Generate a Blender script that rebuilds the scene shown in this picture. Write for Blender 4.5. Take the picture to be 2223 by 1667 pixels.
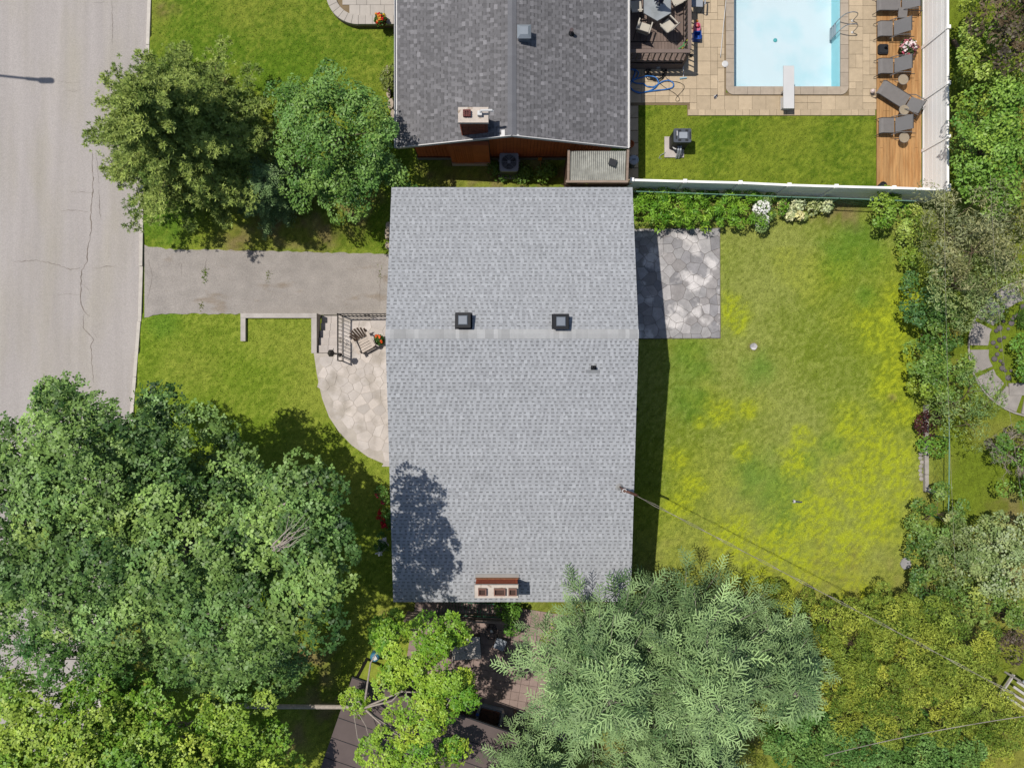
import bpy, math, random
import numpy as np
from mathutils import Vector, Matrix
random.seed(7); rng = np.random.default_rng(7)
sc = bpy.context.scene
for o in list(bpy.data.objects): bpy.data.objects.remove(o)

# ------------------------------------------------------------------ camera, sky, sun
CAMZ, PXM, CX, CY = 31.0, 50.0, 1111.5, 833.5          # camera height, photo pixels per metre on the ground, nadir pixel
cam = bpy.data.objects.new('camera', bpy.data.cameras.new('camera')); sc.collection.objects.link(cam)
cam.location = (0, 0, CAMZ); cam.rotation_euler = (0, 0, 0)
cam.data.sensor_fit = 'HORIZONTAL'; cam.data.sensor_width = 36
cam.data.lens = 36 * CAMZ * PXM / 2223; cam.data.clip_end = 2000
sc.camera = cam
SUNV = Vector((-0.424, 0.185, 1.0))                     # towards the sun
w = bpy.data.worlds.new('World'); sc.world = w; w.use_nodes = True
nt = w.node_tree; bg = nt.nodes['Background']
sky = nt.nodes.new('ShaderNodeTexSky'); sky.sky_type = 'NISHITA'; sky.sun_disc = False
sky.sun_elevation = math.radians(65.2); sky.sun_rotation = math.atan2(SUNV.x, SUNV.y)
nt.links.new(sky.outputs[0], bg.inputs[0]); bg.inputs[1].default_value = 0.098
sd = bpy.data.lights.new('sun', 'SUN'); sd.energy = 4.4; sd.angle = math.radians(0.5); sd.color = (1, .955, .89)
sun = bpy.data.objects.new('sun', sd); sc.collection.objects.link(sun)
sun.location = SUNV * 40; sun.rotation_euler = (-SUNV).to_track_quat('-Z', 'Y').to_euler()
sc.view_settings.view_transform = 'Standard'; sc.view_settings.look = 'None'
sc.view_settings.exposure = 0.25; sc.view_settings.gamma = 1

# ------------------------------------------------------------------ helpers
def P(px, py, z=0.0):
    """ground-plan position of something seen at photo pixel (px, py) that stands z metres high"""
    k = (CAMZ - z) / CAMZ / PXM
    return Vector(((px - CX) * k, (CY - py) * k, z))
KLIT = 1.95
def lin(c):
    c = c / 255.0
    return c / 12.92 if c <= .04045 else ((c + .055) / 1.055) ** 2.4
def C(r, g, b, k=None):
    """base colour of a surface that shows as sRGB (r,g,b) in full sun"""
    k = k or KLIT
    return tuple(min(.85, lin(v) / k) for v in (r, g, b))

def mat(name, col=(1, 1, 1), rough=.8, var=.12, vs=2.5, fine=0, fs=60, bump=0, bs=40, rnd=0, attr=False, spec=.25,
        metal=0, stretch=(1, 1, 1), col2=None, c2=(.5, .6), s2=3, st2=(1,1,1), transl=0, alpha=1):
    m = bpy.data.materials.new(name); m.use_nodes = True
    n, l = m.node_tree.nodes, m.node_tree.links
    b = n['Principled BSDF']; b.inputs['Roughness'].default_value = rough
    b.inputs['Specular IOR Level'].default_value = spec; b.inputs['Metallic'].default_value = metal
    geo = n.new('ShaderNodeNewGeometry')
    def coord(st):
        v = n.new('ShaderNodeVectorMath'); v.operation = 'MULTIPLY'; l.new(geo.outputs['Position'], v.inputs[0])
        v.inputs[1].default_value = st; return v.outputs[0]
    def noise(scale, st=(1, 1, 1), det=4):
        t = n.new('ShaderNodeTexNoise'); t.inputs['Scale'].default_value = scale; t.inputs['Detail'].default_value = det
        l.new(coord(st), t.inputs['Vector']); return t.outputs['Fac']
    def mrange(s, a, b_, c, d):
        t = n.new('ShaderNodeMapRange'); l.new(s, t.inputs[0])
        for i, v in enumerate((a, b_, c, d)): t.inputs[i + 1].default_value = v
        return t.outputs[0]
    rgb = n.new('ShaderNodeRGB'); rgb.outputs[0].default_value = (*col, 1); cur = rgb.outputs[0]
    if attr:
        a = n.new('ShaderNodeAttribute'); a.attribute_name = 'Col'
        v = n.new('ShaderNodeVectorMath'); v.operation = 'MULTIPLY'; l.new(cur, v.inputs[0]); l.new(a.outputs['Color'], v.inputs[1]); cur = v.outputs[0]
    if col2 is not None:
        mx = n.new('ShaderNodeMix'); mx.data_type = 'RGBA'; l.new(mrange(noise(s2, st2, 6), c2[0], c2[1], 0, 1), mx.inputs[0])
        l.new(cur, mx.inputs[6]); mx.inputs[7].default_value = (*col2, 1); cur = mx.outputs[2]
    def scale(s):
        nonlocal cur
        v = n.new('ShaderNodeVectorMath'); v.operation = 'SCALE'; l.new(cur, v.inputs[0]); l.new(s, v.inputs['Scale']); cur = v.outputs[0]
    if var: scale(mrange(noise(vs, stretch), .3, .7, 1 - var, 1 + var))
    if fine: scale(mrange(noise(fs, (1, 1, 1), 2), .3, .7, 1 - fine, 1 + fine))
    if rnd:
        oi = n.new('ShaderNodeObjectInfo'); scale(mrange(oi.outputs['Random'], 0, 1, 1 - rnd, 1 + rnd))
    l.new(cur, b.inputs['Base Color'])
    if bump:
        bp = n.new('ShaderNodeBump'); bp.inputs['Strength'].default_value = bump; bp.inputs['Distance'].default_value = .02
        l.new(noise(bs), bp.inputs['Height']); l.new(bp.outputs[0], b.inputs['Normal'])
    out = n['Material Output']
    if transl:
        t = n.new('ShaderNodeBsdfTranslucent'); l.new(cur, t.inputs[0])
        mx = n.new('ShaderNodeMixShader'); mx.inputs[0].default_value = transl
        l.new(b.outputs[0], mx.inputs[1]); l.new(t.outputs[0], mx.inputs[2]); l.new(mx.outputs[0], out.inputs[0])
    if alpha < 1: b.inputs['Alpha'].default_value = alpha
    return m

def npmesh(name, V, F, col=None, smooth=False):
    V = np.ascontiguousarray(V, dtype=np.float32); F = np.ascontiguousarray(F, dtype=np.int32)
    me = bpy.data.meshes.new(name); k = F.shape[1]
    me.vertices.add(len(V)); me.vertices.foreach_set('co', V.ravel())
    me.loops.add(F.size); me.loops.foreach_set('vertex_index', F.ravel())
    me.polygons.add(len(F)); me.polygons.foreach_set('loop_start', np.arange(0, F.size, k, dtype=np.int32))
    if smooth: me.polygons.foreach_set('use_smooth', np.ones(len(F), dtype=bool))
    me.update(calc_edges=True)
    if col is not None:
        a = me.attributes.new('Col', 'FLOAT_COLOR', 'POINT')
        a.data.foreach_set('color', np.hstack([col, np.ones((len(V), 1))]).astype(np.float32).ravel())
    return me

def link(name, data, parent=None, m=None):
    o = bpy.data.objects.new(name, data); sc.collection.objects.link(o)
    if m is not None and data is not None and not data.materials: data.materials.append(m)
    if parent is not None: o.parent = parent
    return o
def tag(o, label, cat, group=None):
    o['label'] = label; o['category'] = cat
    if group: o['group'] = group
    return o
def thing(name, label, cat, loc=(0, 0, 0), rz=0, group=None):
    o = link(name, None); o.location = loc; o.rotation_euler = (0, 0, rz); o.empty_display_size = .2
    return tag(o, label, cat, group)
def struct(o): o['kind'] = 'structure'; return o
def copy_tree(o, parent=None):
    c = o.copy(); sc.collection.objects.link(c); c.parent = parent
    for ch in list(o.children): copy_tree(ch, c)
    return c

class MB:
    def __init__(s): s.v, s.f, s.c = [], [], []
    def add(s, vs, fs, col=(1, 1, 1)):
        b = len(s.v); s.v += [tuple(v) for v in vs]; s.f += [tuple(b + i for i in f) for f in fs]; s.c += [tuple(col[:3])] * len(vs); return s
    def box(s, c, d, rz=0, col=(1, 1, 1), M=None, taper=1.0):
        hx, hy, hz = d[0] / 2, d[1] / 2, d[2] / 2
        R = (M or Matrix.Rotation(rz, 3, 'Z')); vs = []
        for z in (-1, 1):
            t = taper if z > 0 else 1
            for x, y in ((-1, -1), (1, -1), (1, 1), (-1, 1)):
                vs.append(R @ Vector((x * hx * t, y * hy * t, z * hz)) + Vector(c))
        return s.add(vs, [(3, 2, 1, 0), (4, 5, 6, 7), (0, 1, 5, 4), (1, 2, 6, 5), (2, 3, 7, 6), (3, 0, 4, 7)], col)
    def prism(s, poly, z0, z1, col=(1, 1, 1)):
        n = len(poly)
        if sum(poly[i][0] * poly[(i + 1) % n][1] - poly[(i + 1) % n][0] * poly[i][1] for i in range(n)) < 0: poly = poly[::-1]
        vs = [(p[0], p[1], z0) for p in poly] + [(p[0], p[1], z1) for p in poly]
        fs = [tuple(range(n - 1, -1, -1)), tuple(range(n, 2 * n))] + [(i, (i + 1) % n, n + (i + 1) % n, n + i) for i in range(n)]
        return s.add(vs, fs, col)
    def sheet(s, poly, z, col=(1, 1, 1)):
        n = len(poly)
        if sum(poly[i][0] * poly[(i + 1) % n][1] - poly[(i + 1) % n][0] * poly[i][1] for i in range(n)) < 0: poly = poly[::-1]
        return s.add([(p[0], p[1], z) for p in poly], [tuple(range(n))], col)
    def tube(s, pts, r, n=6, col=(1, 1, 1), closed=False):
        pts = [Vector(p) for p in pts]; m = len(pts)
        rs = list(r) if hasattr(r, '__len__') else [r] * m
        vs, up = [], None
        for i, p in enumerate(pts):
            a = pts[(i - 1) % m] if (closed or i > 0) else p; b = pts[(i + 1) % m] if (closed or i < m - 1) else p
            t = (b - a).normalized()
            if up is None: up = t.orthogonal().normalized()
            up = (up - t * up.dot(t)); up = up.normalized() if up.length > 1e-5 else t.orthogonal().normalized()
            sd_ = t.cross(up)
            vs += [p + (up * math.cos(6.28319 * k / n) + sd_ * math.sin(6.28319 * k / n)) * rs[i] for k in range(n)]
        fs = []
        for i in range(m if closed else m - 1):
            j = (i + 1) % m
            fs += [(i * n + k, i * n + (k + 1) % n, j * n + (k + 1) % n, j * n + k) for k in range(n)]
        if not closed: fs += [tuple(range(n - 1, -1, -1)), tuple(range((m - 1) * n, m * n))]
        return s.add(vs, fs, col)
    def lathe(s, prof, c=(0, 0, 0), n=16, col=(1, 1, 1)):
        vs = [(c[0] + r * math.cos(6.28319 * k / n), c[1] + r * math.sin(6.28319 * k / n), c[2] + z) for r, z in prof for k in range(n)]
        m = len(prof); fs = [(i * n + k, i * n + (k + 1) % n, (i + 1) * n + (k + 1) % n, (i + 1) * n + k) for i in range(m - 1) for k in range(n)]
        fs += [tuple(range(n - 1, -1, -1)), tuple(range((m - 1) * n, m * n))]
        return s.add(vs, fs, col)
    def mesh(s, name, smooth=False):
        me = bpy.data.meshes.new(name); me.from_pydata(s.v, [], s.f); me.update()
        a = me.attributes.new('Col', 'FLOAT_COLOR', 'POINT')
        a.data.foreach_set('color', np.hstack([np.array(s.c), np.ones((len(s.v), 1))]).astype(np.float32).ravel())
        if smooth: me.polygons.foreach_set('use_smooth', np.ones(len(me.polygons), dtype=bool))
        return me
    def build(s, name, m, parent=None, smooth=False):
        return link(name, s.mesh(name, smooth), parent, m)

# ---- noise in numpy (for ground colours and blade scattering)
_T = rng.random((8, 256, 256))
def vnoise(x, y, s, k=0):
    x = x / s + 500.3 + 17 * k; y = y / s + 500.7 + 31 * k
    xi, yi = np.floor(x).astype(int), np.floor(y).astype(int); fx, fy = x - xi, y - yi
    fx, fy = fx * fx * (3 - 2 * fx), fy * fy * (3 - 2 * fy); T = _T[k % 8]
    g = lambda a, b: T[a % 256, b % 256]
    return (g(xi, yi) * (1 - fx) + g(xi + 1, yi) * fx) * (1 - fy) + (g(xi, yi + 1) * (1 - fx) + g(xi + 1, yi + 1) * fx) * fy
def fbm(x, y, s, k=0, o=4):
    r = 0; a = .5; t = 0
    for i in range(o): r = r + a * vnoise(x, y, s / 2 ** i, k + i); t += a; a *= .55
    return r / t
def sst(a, b, v): v = np.clip((v - a) / (b - a), 0, 1); return v * v * (3 - 2 * v)
def inpoly(x, y, poly):
    r = np.zeros(np.shape(x), bool); n = len(poly)
    for i in range(n):
        x1, y1 = poly[i][0], poly[i][1]; x2, y2 = poly[(i + 1) % n][0], poly[(i + 1) % n][1]
        if y1 == y2: continue
        r ^= ((y1 > y) != (y2 > y)) & (x < (x2 - x1) * (y - y1) / (y2 - y1) + x1)
    return r
def G(*pts): return [tuple(P(a, b)[:2]) for a, b in pts]     # ground polygon from plan points
def rect(x0, y0, x1, y1): return [(x0, y0), (x1, y0), (x1, y1), (x0, y1)]
def resample(pts, step):
    out = [Vector(pts[0])]
    for a, b in zip(pts, pts[1:]):
        a, b = Vector(a), Vector(b); k = max(1, int((b - a).length / step)); out += [a.lerp(b, i / k) for i in range(1, k + 1)]
    return out
def smooth_path(pts, k=6):
    """Catmull-Rom through the points"""
    pts = [Vector(p) for p in pts]; q = [pts[0]] + pts + [pts[-1]]; out = []
    for i in range(1, len(q) - 2):
        a, b, c, d = q[i - 1], q[i], q[i + 1], q[i + 2]
        for j in range(k):
            t = j / k; out.append(.5 * ((2 * b) + (c - a) * t + (2 * a - 5 * b + 4 * c - d) * t * t + (3 * b - a - 3 * c + d) * t ** 3))
    return out + [pts[-1]]
# ------------------------------------------------------------------ ground
KERB = [(336, -300), (328, 0), (323, 130), (311, 465), (310, 540), (306, 690), (295, 830), (286, 940), (268, 1100), (235, 1400), (205, 1667), (170, 1960)]
_ky = np.array([P(a, b).y for a, b in KERB])[::-1]; _kx = np.array([P(a, b).x for a, b in KERB])[::-1]
def kerbx(y): return np.interp(y, _ky, _kx)
DRIVE = G((314, 529), (345, 531), (400, 534), (470, 540), (560, 543), (640, 545), (720, 547), (860, 548), (860, 679), (735, 679), (700, 681), (530, 680), (470, 681), (400, 682), (345, 685), (311, 691))
DYT, DYB = P(0, 540).y, P(0, 681).y
def hd(x): return -.06 - .62 * sst(-14.0, -5.5, x)
def gh(x, y):
    x = np.asarray(x, float); y = np.asarray(y, float)
    d = hd(x) - .03
    north = 1 - sst(0, 1.5, y - DYT)
    south = np.where(x < P(528, 0).x, 1 - sst(0, .7, DYB - y), (y > DYB - .12) * 1.0)
    m = np.minimum(north, south) * (x < -4.3)
    z = d * m
    z = z + .10 * (fbm(x, y, 3.0, 2) - .5) * (np.abs(x) < 30) * (x > 4.6) * (y < 7) + .012 * (fbm(x, y, .8, 5) - .5)
    stp = (x > P(690, 0).x) & (x < P(737, 0).x) & (y > P(0, 768).y) & (y < P(0, 683).y)
    z = np.where(stp, -.9, z)
    return np.where(x < kerbx(y) - .02, -.16, z)
POOL = (P(1593, 0).x, P(0, 189).y, P(1823, 0).x, 21.0)

def blob(x, y, lst, e0=.1, e1=1.4):
    x = np.asarray(x, float); y = np.asarray(y, float); d = np.full(np.shape(x), 9.0)
    for px, py, rr in lst:
        c = P(px, py); d = np.minimum(d, np.hypot(x - c.x, y - c.y) * (PXM / rr))
    return 1 - sst(e0, e1, d + 1.0 * (fbm(x, y, .5, 3) - .5))
YEL = [(1563, 893, 34), (1625, 888, 22), (1520, 915, 18), (1612, 982, 26), (1470, 1000, 30), (1475, 1095, 34), (1500, 1050, 36), (1512, 1052, 30), (1590, 1170, 60),
       (1640, 1230, 60), (1740, 950, 30), (1725, 1000, 40), (1850, 920, 50), (1900, 960, 60), (1930, 830, 50), (1960, 650, 45), (1920, 720, 60), (1945, 780, 40), (1880, 700, 30),
       (1600, 690, 38), (1590, 660, 28), (1930, 1000, 70), (1860, 1050, 70), (1780, 1130, 70), (1700, 1190, 70), (1840, 1190, 60), (1900, 1120, 70), (1850, 1280, 50), (1960, 900, 50), (1750, 1240, 60), (1950, 1060, 40)]
GRN = [(1690, 1065, 75), (1640, 1030, 60), (1880, 545, 55), (1830, 560, 60), (1700, 1120, 60), (1500, 790, 60), (1650, 800, 40), (1810, 965, 30), (1880, 640, 30), (350, 700, 40), (620, 560, 30),
       (360, 470, 60), (1500, 870, 50), (1850, 520, 60), (1750, 1000, 35)]
DIRT = [(620, 400, 75), (585, 470, 80), (640, 500, 60), (700, 500, 50), (760, 470, 50), (540, 270, 40), (560, 300, 45), (510, 520, 45), (700, 480, 45), (480, 180, 22), (350, 25, 20), (380, 20, 15), (575, 390, 60), (720, 440, 60), (790, 440, 40),
        (1000, 372, 70), (1090, 385, 60), (1180, 375, 60), (930, 370, 30), (1240, 385, 40), (1830, 455, 45), (1790, 470, 30), (1965, 1225, 14), (1935, 865, 12), (650, 1450, 100), (700, 1530, 60),
        (430, 1420, 60), (330, 1380, 90), (630, 1600, 45), (2180, 1110, 50), (2200, 1240, 60), (1240, 1400, 120), (1480, 1500, 260), (1900, 1480, 260), (860, 1340, 40), (1636, 752, 12)]
def lawncol(x, y):
    n1, n2, n3, n4 = fbm(x, y, 2.6, 0, 2), fbm(x, y, .5, 1), fbm(x, y, 6, 4, 2), fbm(x, y, .07, 6, 2)
    def mixc(a, b, t): return a + (b - a) * np.clip(t, 0, 1)[..., None]
    c = lambda *v: np.array(C(*v))
    front = mixc(c(126, 154, 40), c(158, 170, 66), sst(.3, .72, n1 * .6 + n4 * .4))
    back = mixc(c(132, 152, 44), c(162, 170, 84), sst(.3, .68, n3 * .4 + n4 * .35 + n1 * .25))
    poolg = mixc(c(98, 130, 28), c(140, 154, 50), sst(.3, .7, n1 * .6 + n4 * .4))
    garden = mixc(c(124, 142, 40), c(150, 152, 66), sst(.35, .65, n1))
    top = mixc(c(104, 138, 32), c(146, 158, 58), sst(.3, .7, n1 * .55 + n4 * .45))
    r = front
    r = mixc(r, top, sst(5.2, 6.5, y) * (x < -4.4))
    r = mixc(r, back, ((x > 0) & (y < 8.0)).astype(float)); r = mixc(r, poolg, ((x > 4.3) & (y >= 8.0)).astype(float))
    r = mixc(r, garden, sst(17.6, 18.6, x + (n1 - .5) * 2))
    r = mixc(r, c(98, 146, 44), .6 * blob(x, y, GRN))
    r = mixc(r, c(178, 190, 46), blob(x, y, YEL, .45, 1.2) * (.25 + .75 * sst(.42, .6, n4)))
    wide = sst(.46, .72, fbm(x, y, 2.2, 5, 3) + .18 * sst(9, 17, x) + .12 * sst(1, -8, y)) * ((x > 4.8) & (y < 6) & (x < P(2000, 0).x))
    r = mixc(r, c(176, 184, 40), .22 * wide * (.4 + 1.0 * sst(.35, .65, n4)))
    r = mixc(r, mixc(c(122, 104, 62), c(150, 134, 88), sst(.4, .6, n2)), blob(x, y, DIRT) * (.3 + .6 * sst(.36, .6, n2)))
    return r * (.7 + .6 * n4)[..., None]

xs = np.concatenate([[-220, -120, -70, -45, -32], np.arange(-25.5, 25.51, .125), [32, 45, 70, 120, 220]])
ys = np.concatenate([[-220, -120, -70, -45, -30], np.arange(-19.5, 19.51, .125), [30, 45, 70, 120, 220]])
gx, gy = np.meshgrid(xs, ys); gz = gh(gx, gy); nx, ny = len(xs), len(ys)
idx = np.arange(nx * ny).reshape(ny, nx)
F = np.stack([idx[:-1, :-1], idx[:-1, 1:], idx[1:, 1:], idx[1:, :-1]], -1).reshape(-1, 4)
cxm = (gx[:-1, :-1] + gx[1:, 1:]).ravel() / 2; cym = (gy[:-1, :-1] + gy[1:, 1:]).ravel() / 2
keep = ~((cxm > POOL[0] - .05) & (cxm < POOL[2] + .05) & (cym > POOL[1] - .05) & (cym < POOL[3]))
gcol = lawncol(gx.ravel(), gy.ravel()) * .95
M_ground = mat('grass_soil', attr=True, var=.1, vs=14, fine=.35, fs=38, rough=.95, bump=.5, bs=30, spec=.1)
ground = struct(link('ground', npmesh('ground', np.stack([gx.ravel(), gy.ravel(), gz.ravel()], 1), F[keep], gcol, True), None, M_ground))

# grass blades: real tufts of turf over every lawn
PORCH = G((683, 683), (842, 683), (842, 1008), (800, 991), (765, 966), (738, 938), (716, 905), (701, 865), (690, 815), (683, 765))
SHEDP = [tuple(P(a, b, 2.6)[:2]) for a, b in ((764, 1471), (1130, 1600), (1070, 1780), (680, 1760))]
NOGRASS = [DRIVE, PORCH, rect(-4.4, -8.2, 4.4, 7.3), rect(-4.2, 9.5, 4.3, 22), G((1378, 495), (1563, 495), (1563, 735), (1378, 735)),
           G((1362, -60), (1900, -60), (1900, 252), (1492, 252), (1492, 229), (1386, 229), (1386, 405), (1362, 405)), G((1898, -60), (2003, -60), (2003, 430), (1898, 430)),
           G((708, -40), (860, -40), (860, 54), (790, 54), (745, 42), (720, 18), (708, -10)), SHEDP, G((868, 1345), (1250, 1345), (1250, 1600), (868, 1560)), G((676, 681), (740, 681), (740, 768), (676, 768)),
           G((523, 681), (690, 681), (690, 692), (537, 692), (537, 741), (523, 741)), G((2100, 645), (2260, 600), (2300, 860), (2200, 865), (2130, 820)), G((1245, 395), (1245, 300), (1362, 300), (1362, 395))]
def lawn_mask(x, y):
    ok = (x > kerbx(y) + .05)
    for p in NOGRASS: ok &= ~inpoly(x, y, p)
    return ok
NB = 620000
bx = rng.uniform(-17.5, 22.6, NB); by = rng.uniform(-16.8, 16.8, NB)
ok = lawn_mask(bx + rng.normal(0, .025, NB), by + rng.normal(0, .025, NB)); dd = blob(bx, by, DIRT)
ok &= rng.random(NB) > dd * .75
bx, by = bx[ok], by[ok]; n = len(bx)
az = rng.uniform(0, 6.2832, n); ln = rng.uniform(.03, .085, n); lift = rng.uniform(.25, .9, n)
dx, dy = np.cos(az), np.sin(az); wd = rng.uniform(.008, .017, n)
z0 = gh(bx, by) - .004
V = np.empty((n, 3, 3)); V[:, 0] = np.stack([bx - dy * wd, by + dx * wd, z0], 1); V[:, 1] = np.stack([bx + dy * wd, by - dx * wd, z0], 1)
V[:, 2] = np.stack([bx + dx * ln * (1 - lift * .6), by + dy * ln * (1 - lift * .6), z0 + ln * lift], 1)
bc = lawncol(bx, by) * rng.uniform(.6, 2.0, n)[:, None]
yb = (blob(bx, by, YEL, .45, 1.2) * (.3 + .7 * (fbm(bx, by, .4, 2) > .5)) > rng.uniform(.25, 1.3, n)); bc[yb] = np.array(C(192, 198, 40)) * rng.uniform(.8, 1.8, (yb.sum(), 1))
M_blade = mat('grass_blade', attr=True, var=0, rough=.6, spec=.2, transl=.25)
gr = link('grass', npmesh('grass', V.reshape(-1, 3), np.arange(3 * n).reshape(-1, 3), np.repeat(bc, 3, 0)), None, M_blade)
gr['kind'] = 'stuff'; tag(gr, 'mown lawn grass yellowing in patches around the houses', 'grass')

# ------------------------------------------------------------------ road, kerb, driveway
M_road = mat('road_asphalt', C(194, 186, 180), rough=.9, var=.07, vs=1.0, stretch=(2.2, .12, 1), fine=.11, fs=24, bump=.25, bs=80, col2=C(188, 180, 166), c2=(.45, .75), s2=.6, st2=(1.2, .3, 1))
ky = np.linspace(-60, 60, 121); m = MB()
rv = [(kerbx(y) - .07, y, -.1) for y in ky] + [(-29.5, y, -.1) for y in ky]
m.add(rv, [(i + 1, i, 121 + i, 121 + i + 1) for i in range(120)]); road = struct(m.build('road', M_road))
M_crack = mat('crack', C(140, 128, 118), rough=.95, var=.25, vs=4)
def crack(pts, w=.022, z=-.096, parent=None, m_=None):
    pts = [Vector((*P(a, b)[:2], 0)) for a, b in pts]; q = resample(pts, .1)
    for i in range(1, len(q) - 1): q[i] += Vector((random.uniform(-.025, .025), random.uniform(-.025, .025), 0))
    vs = []; nq = len(q)
    for i, p in enumerate(q):
        t = (q[min(i + 1, nq - 1)] - q[max(i - 1, 0)]).normalized(); s_ = Vector((-t.y, t.x, 0)) * w * .75 * random.uniform(.3, 1) * min(1, .25 + min(i, nq - 1 - i) / 6)
        zz = z if z < 0 and parent is road else hd(p.x) + .006
        vs += [(p.x + s_.x, p.y + s_.y, zz), (p.x - s_.x, p.y - s_.y, zz)]
    b = MB(); b.add(vs, [(2 * i, 2 * i + 1, 2 * i + 3, 2 * i + 2) for i in range(nq - 1)])
    return b.build('crack', m_ or M_crack, parent)
for pts, wd_ in (([(198, 330), (199, 415), (194, 455), (195, 500), (188, 540), (186, 568), (175, 585), (172, 620), (173, 655), (180, 675), (192, 686)], .032),
    ([(179, 682), (177, 710), (190, 725), (201, 738), (194, 748), (196, 780), (200, 830)], .022), ([(26, 568), (75, 564), (115, 572), (150, 584), (172, 580)], .024),
    ([(196, 580), (210, 583), (228, 578), (250, 577)], .024), ([(122, 640), (150, 638), (172, 640)], .018), ([(130, 457), (155, 455), (190, 460)], .02), ([(173, 615), (187, 625), (193, 638)], .016),
    ([(212, 410), (213, 440), (216, 475)], .02), ([(198, 718), (207, 732)], .016), ([(240, 0), (242, 60), (241, 95)], .014), ([(200, 5), (232, 3)], .012), ([(125, 174), (150, 178), (170, 178)], .012), ([(137, 195), (160, 197), (175, 194)], .012),
    ([(150, 416), (200, 417)], .016), ([(205, 330), (213, 400)], .012), ([(140, 583), (155, 583)], .014)):
    crack(pts, wd_, -.096, road)
M_kerb = mat('kerb_concrete', C(226, 217, 205), rough=.9, var=.1, vs=5, fine=.12, fs=50, rnd=.06)
kerb = struct(link('kerb', None)); yy = 19.5
while yy > -19:
    L = 2.4; a, b = yy, yy - L + .02; mm = MB(); dr = .05 if DYB - .1 < (a + b) / 2 < DYT + .1 else 0
    mm.add([(kerbx(a) - .16, a, -.14), (kerbx(b) - .16, b, -.14), (kerbx(b), b, -.14), (kerbx(a), a, -.14), (kerbx(a) - .145, a, .015 - dr), (kerbx(b) - .145, b, .015 - dr), (kerbx(b), b, .02 - dr), (kerbx(a), a, .02 - dr)],
           [(3, 2, 1, 0), (4, 5, 6, 7), (0, 1, 5, 4), (1, 2, 6, 5), (2, 3, 7, 6), (3, 0, 4, 7)]); mm.build('kerb_stone', M_kerb, kerb); yy -= L
M_drive = mat('driveway_asphalt', C(180, 172, 164), rough=.92, var=.11, vs=1.6, fine=.16, fs=26, bump=.3, bs=70, col2=C(158, 144, 128), c2=(.58, .72), s2=1.1, st2=(.6, 1.6, 1))
m = MB(); nxs = 60; top, bot = [], []
for i in range(nxs):
    x = P(312, 0).x + (P(862, 0).x - P(312, 0).x) * i / (nxs - 1); jit = lambda: random.uniform(-.035, .035)
    e = max(0, 1 - i / 5.0); top.append((x, DYT + .15 * e - .1 * (i / nxs) + jit(), hd(x))); bot.append((x, DYB - .14 * e + jit() * (x < P(528, 0).x), hd(x)))
m.add(top + bot, [(i + 1, i, nxs + i, nxs + i + 1) for i in range(nxs - 1)]); drive = struct(m.build('driveway', M_drive))
for pts, wd_ in (([(446, 560), (444, 590), (440, 610)], .018), ([(437, 655), (432, 672)], .02), ([(380, 575), (392, 570), (393, 600)], .012), ([(815, 580), (818, 600), (818, 660)], .014), ([(580, 580), (573, 615)], .012), ([(320, 560), (330, 600), (318, 650)], .01)):
    crack(pts, wd_, 0, drive)
def tuft(name, px, py, n, r, h, col, label, cat='weeds', zf=None):
    c = P(px, py); z = float(zf) if zf is not None else float(hd(c.x)); b = MB()
    for i in range(n):
        a = random.uniform(0, 6.28); q = Vector((c.x + random.gauss(0, r * .35), c.y + random.gauss(0, r), z)); L = h * random.uniform(.6, 1.3); k = random.uniform(.7, 1.3)
        t = Vector((math.cos(a), math.sin(a), random.uniform(.3, 1.1))) * L; s_ = Vector((-math.sin(a), math.cos(a), 0)) * L * .16
        b.add([q - s_ * .4, q + t * .5 - s_, q + t, q + t * .5 + s_], [(0, 1, 2, 3)], tuple(v * k for v in col))
    o = b.build(name, M_blade); o['kind'] = 'stuff'; return tag(o, label, cat)
tuft('weed', 443, 597, 60, .16, .08, C(120, 150, 30), 'strip of green weeds in the driveway crack closest to the kerb')
tuft('weed', 436, 664, 30, .10, .07, C(130, 140, 40), 'small weeds at the driveway edge by the front lawn')
tuft('weed', 577, 597, 30, .14, .06, C(130, 145, 30), 'thin weeds in the middle of the driveway')
tuft('weed', 819, 590, 26, .16, .06, C(140, 150, 50), 'sparse weeds in the driveway beside the garage')

# ------------------------------------------------------------------ stone paving built stone by stone
def clip(poly, p, nrm):
    out = []; n = len(poly)
    for i in range(n):
        a, b = poly[i], poly[(i + 1) % n]; da = (a[0] - p[0]) * nrm[0] + (a[1] - p[1]) * nrm[1]; db = (b[0] - p[0]) * nrm[0] + (b[1] - p[1]) * nrm[1]
        if da <= 0: out.append(a)
        if (da < 0 < db) or (db < 0 < da): t = da / (da - db); out.append((a[0] + (b[0] - a[0]) * t, a[1] + (b[1] - a[1]) * t))
    return out
def voronoi(poly, spacing, seed=1):
    R = random.Random(seed); xs_ = [p[0] for p in poly]; ys_ = [p[1] for p in poly]; S = []
    tries = 0
    while tries < 6000:
        tries += 1; q = (R.uniform(min(xs_) - .2, max(xs_) + .2), R.uniform(min(ys_) - .2, max(ys_) + .2)); d = spacing * R.choice((.45, .7, 1, 1.25))
        if all((q[0] - s[0]) ** 2 + (q[1] - s[1]) ** 2 > max(d, s[2] * .7) ** 2 for s in S): S.append((q[0], q[1], d))
    cells = []
    for i, s in enumerate(S):
        c = poly[:]
        for j, t in enumerate(S):
            if i != j and c: dx_, dy_ = t[0] - s[0], t[1] - s[1]; c = clip(c, ((s[0] + t[0]) / 2, (s[1] + t[1]) / 2), (dx_, dy_))
        if len(c) >= 3: cells.append(c)
    return cells
def area(c): return abs(sum(c[i][0] * c[(i + 1) % len(c)][1] - c[(i + 1) % len(c)][0] * c[i][1] for i in range(len(c)))) / 2
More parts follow.
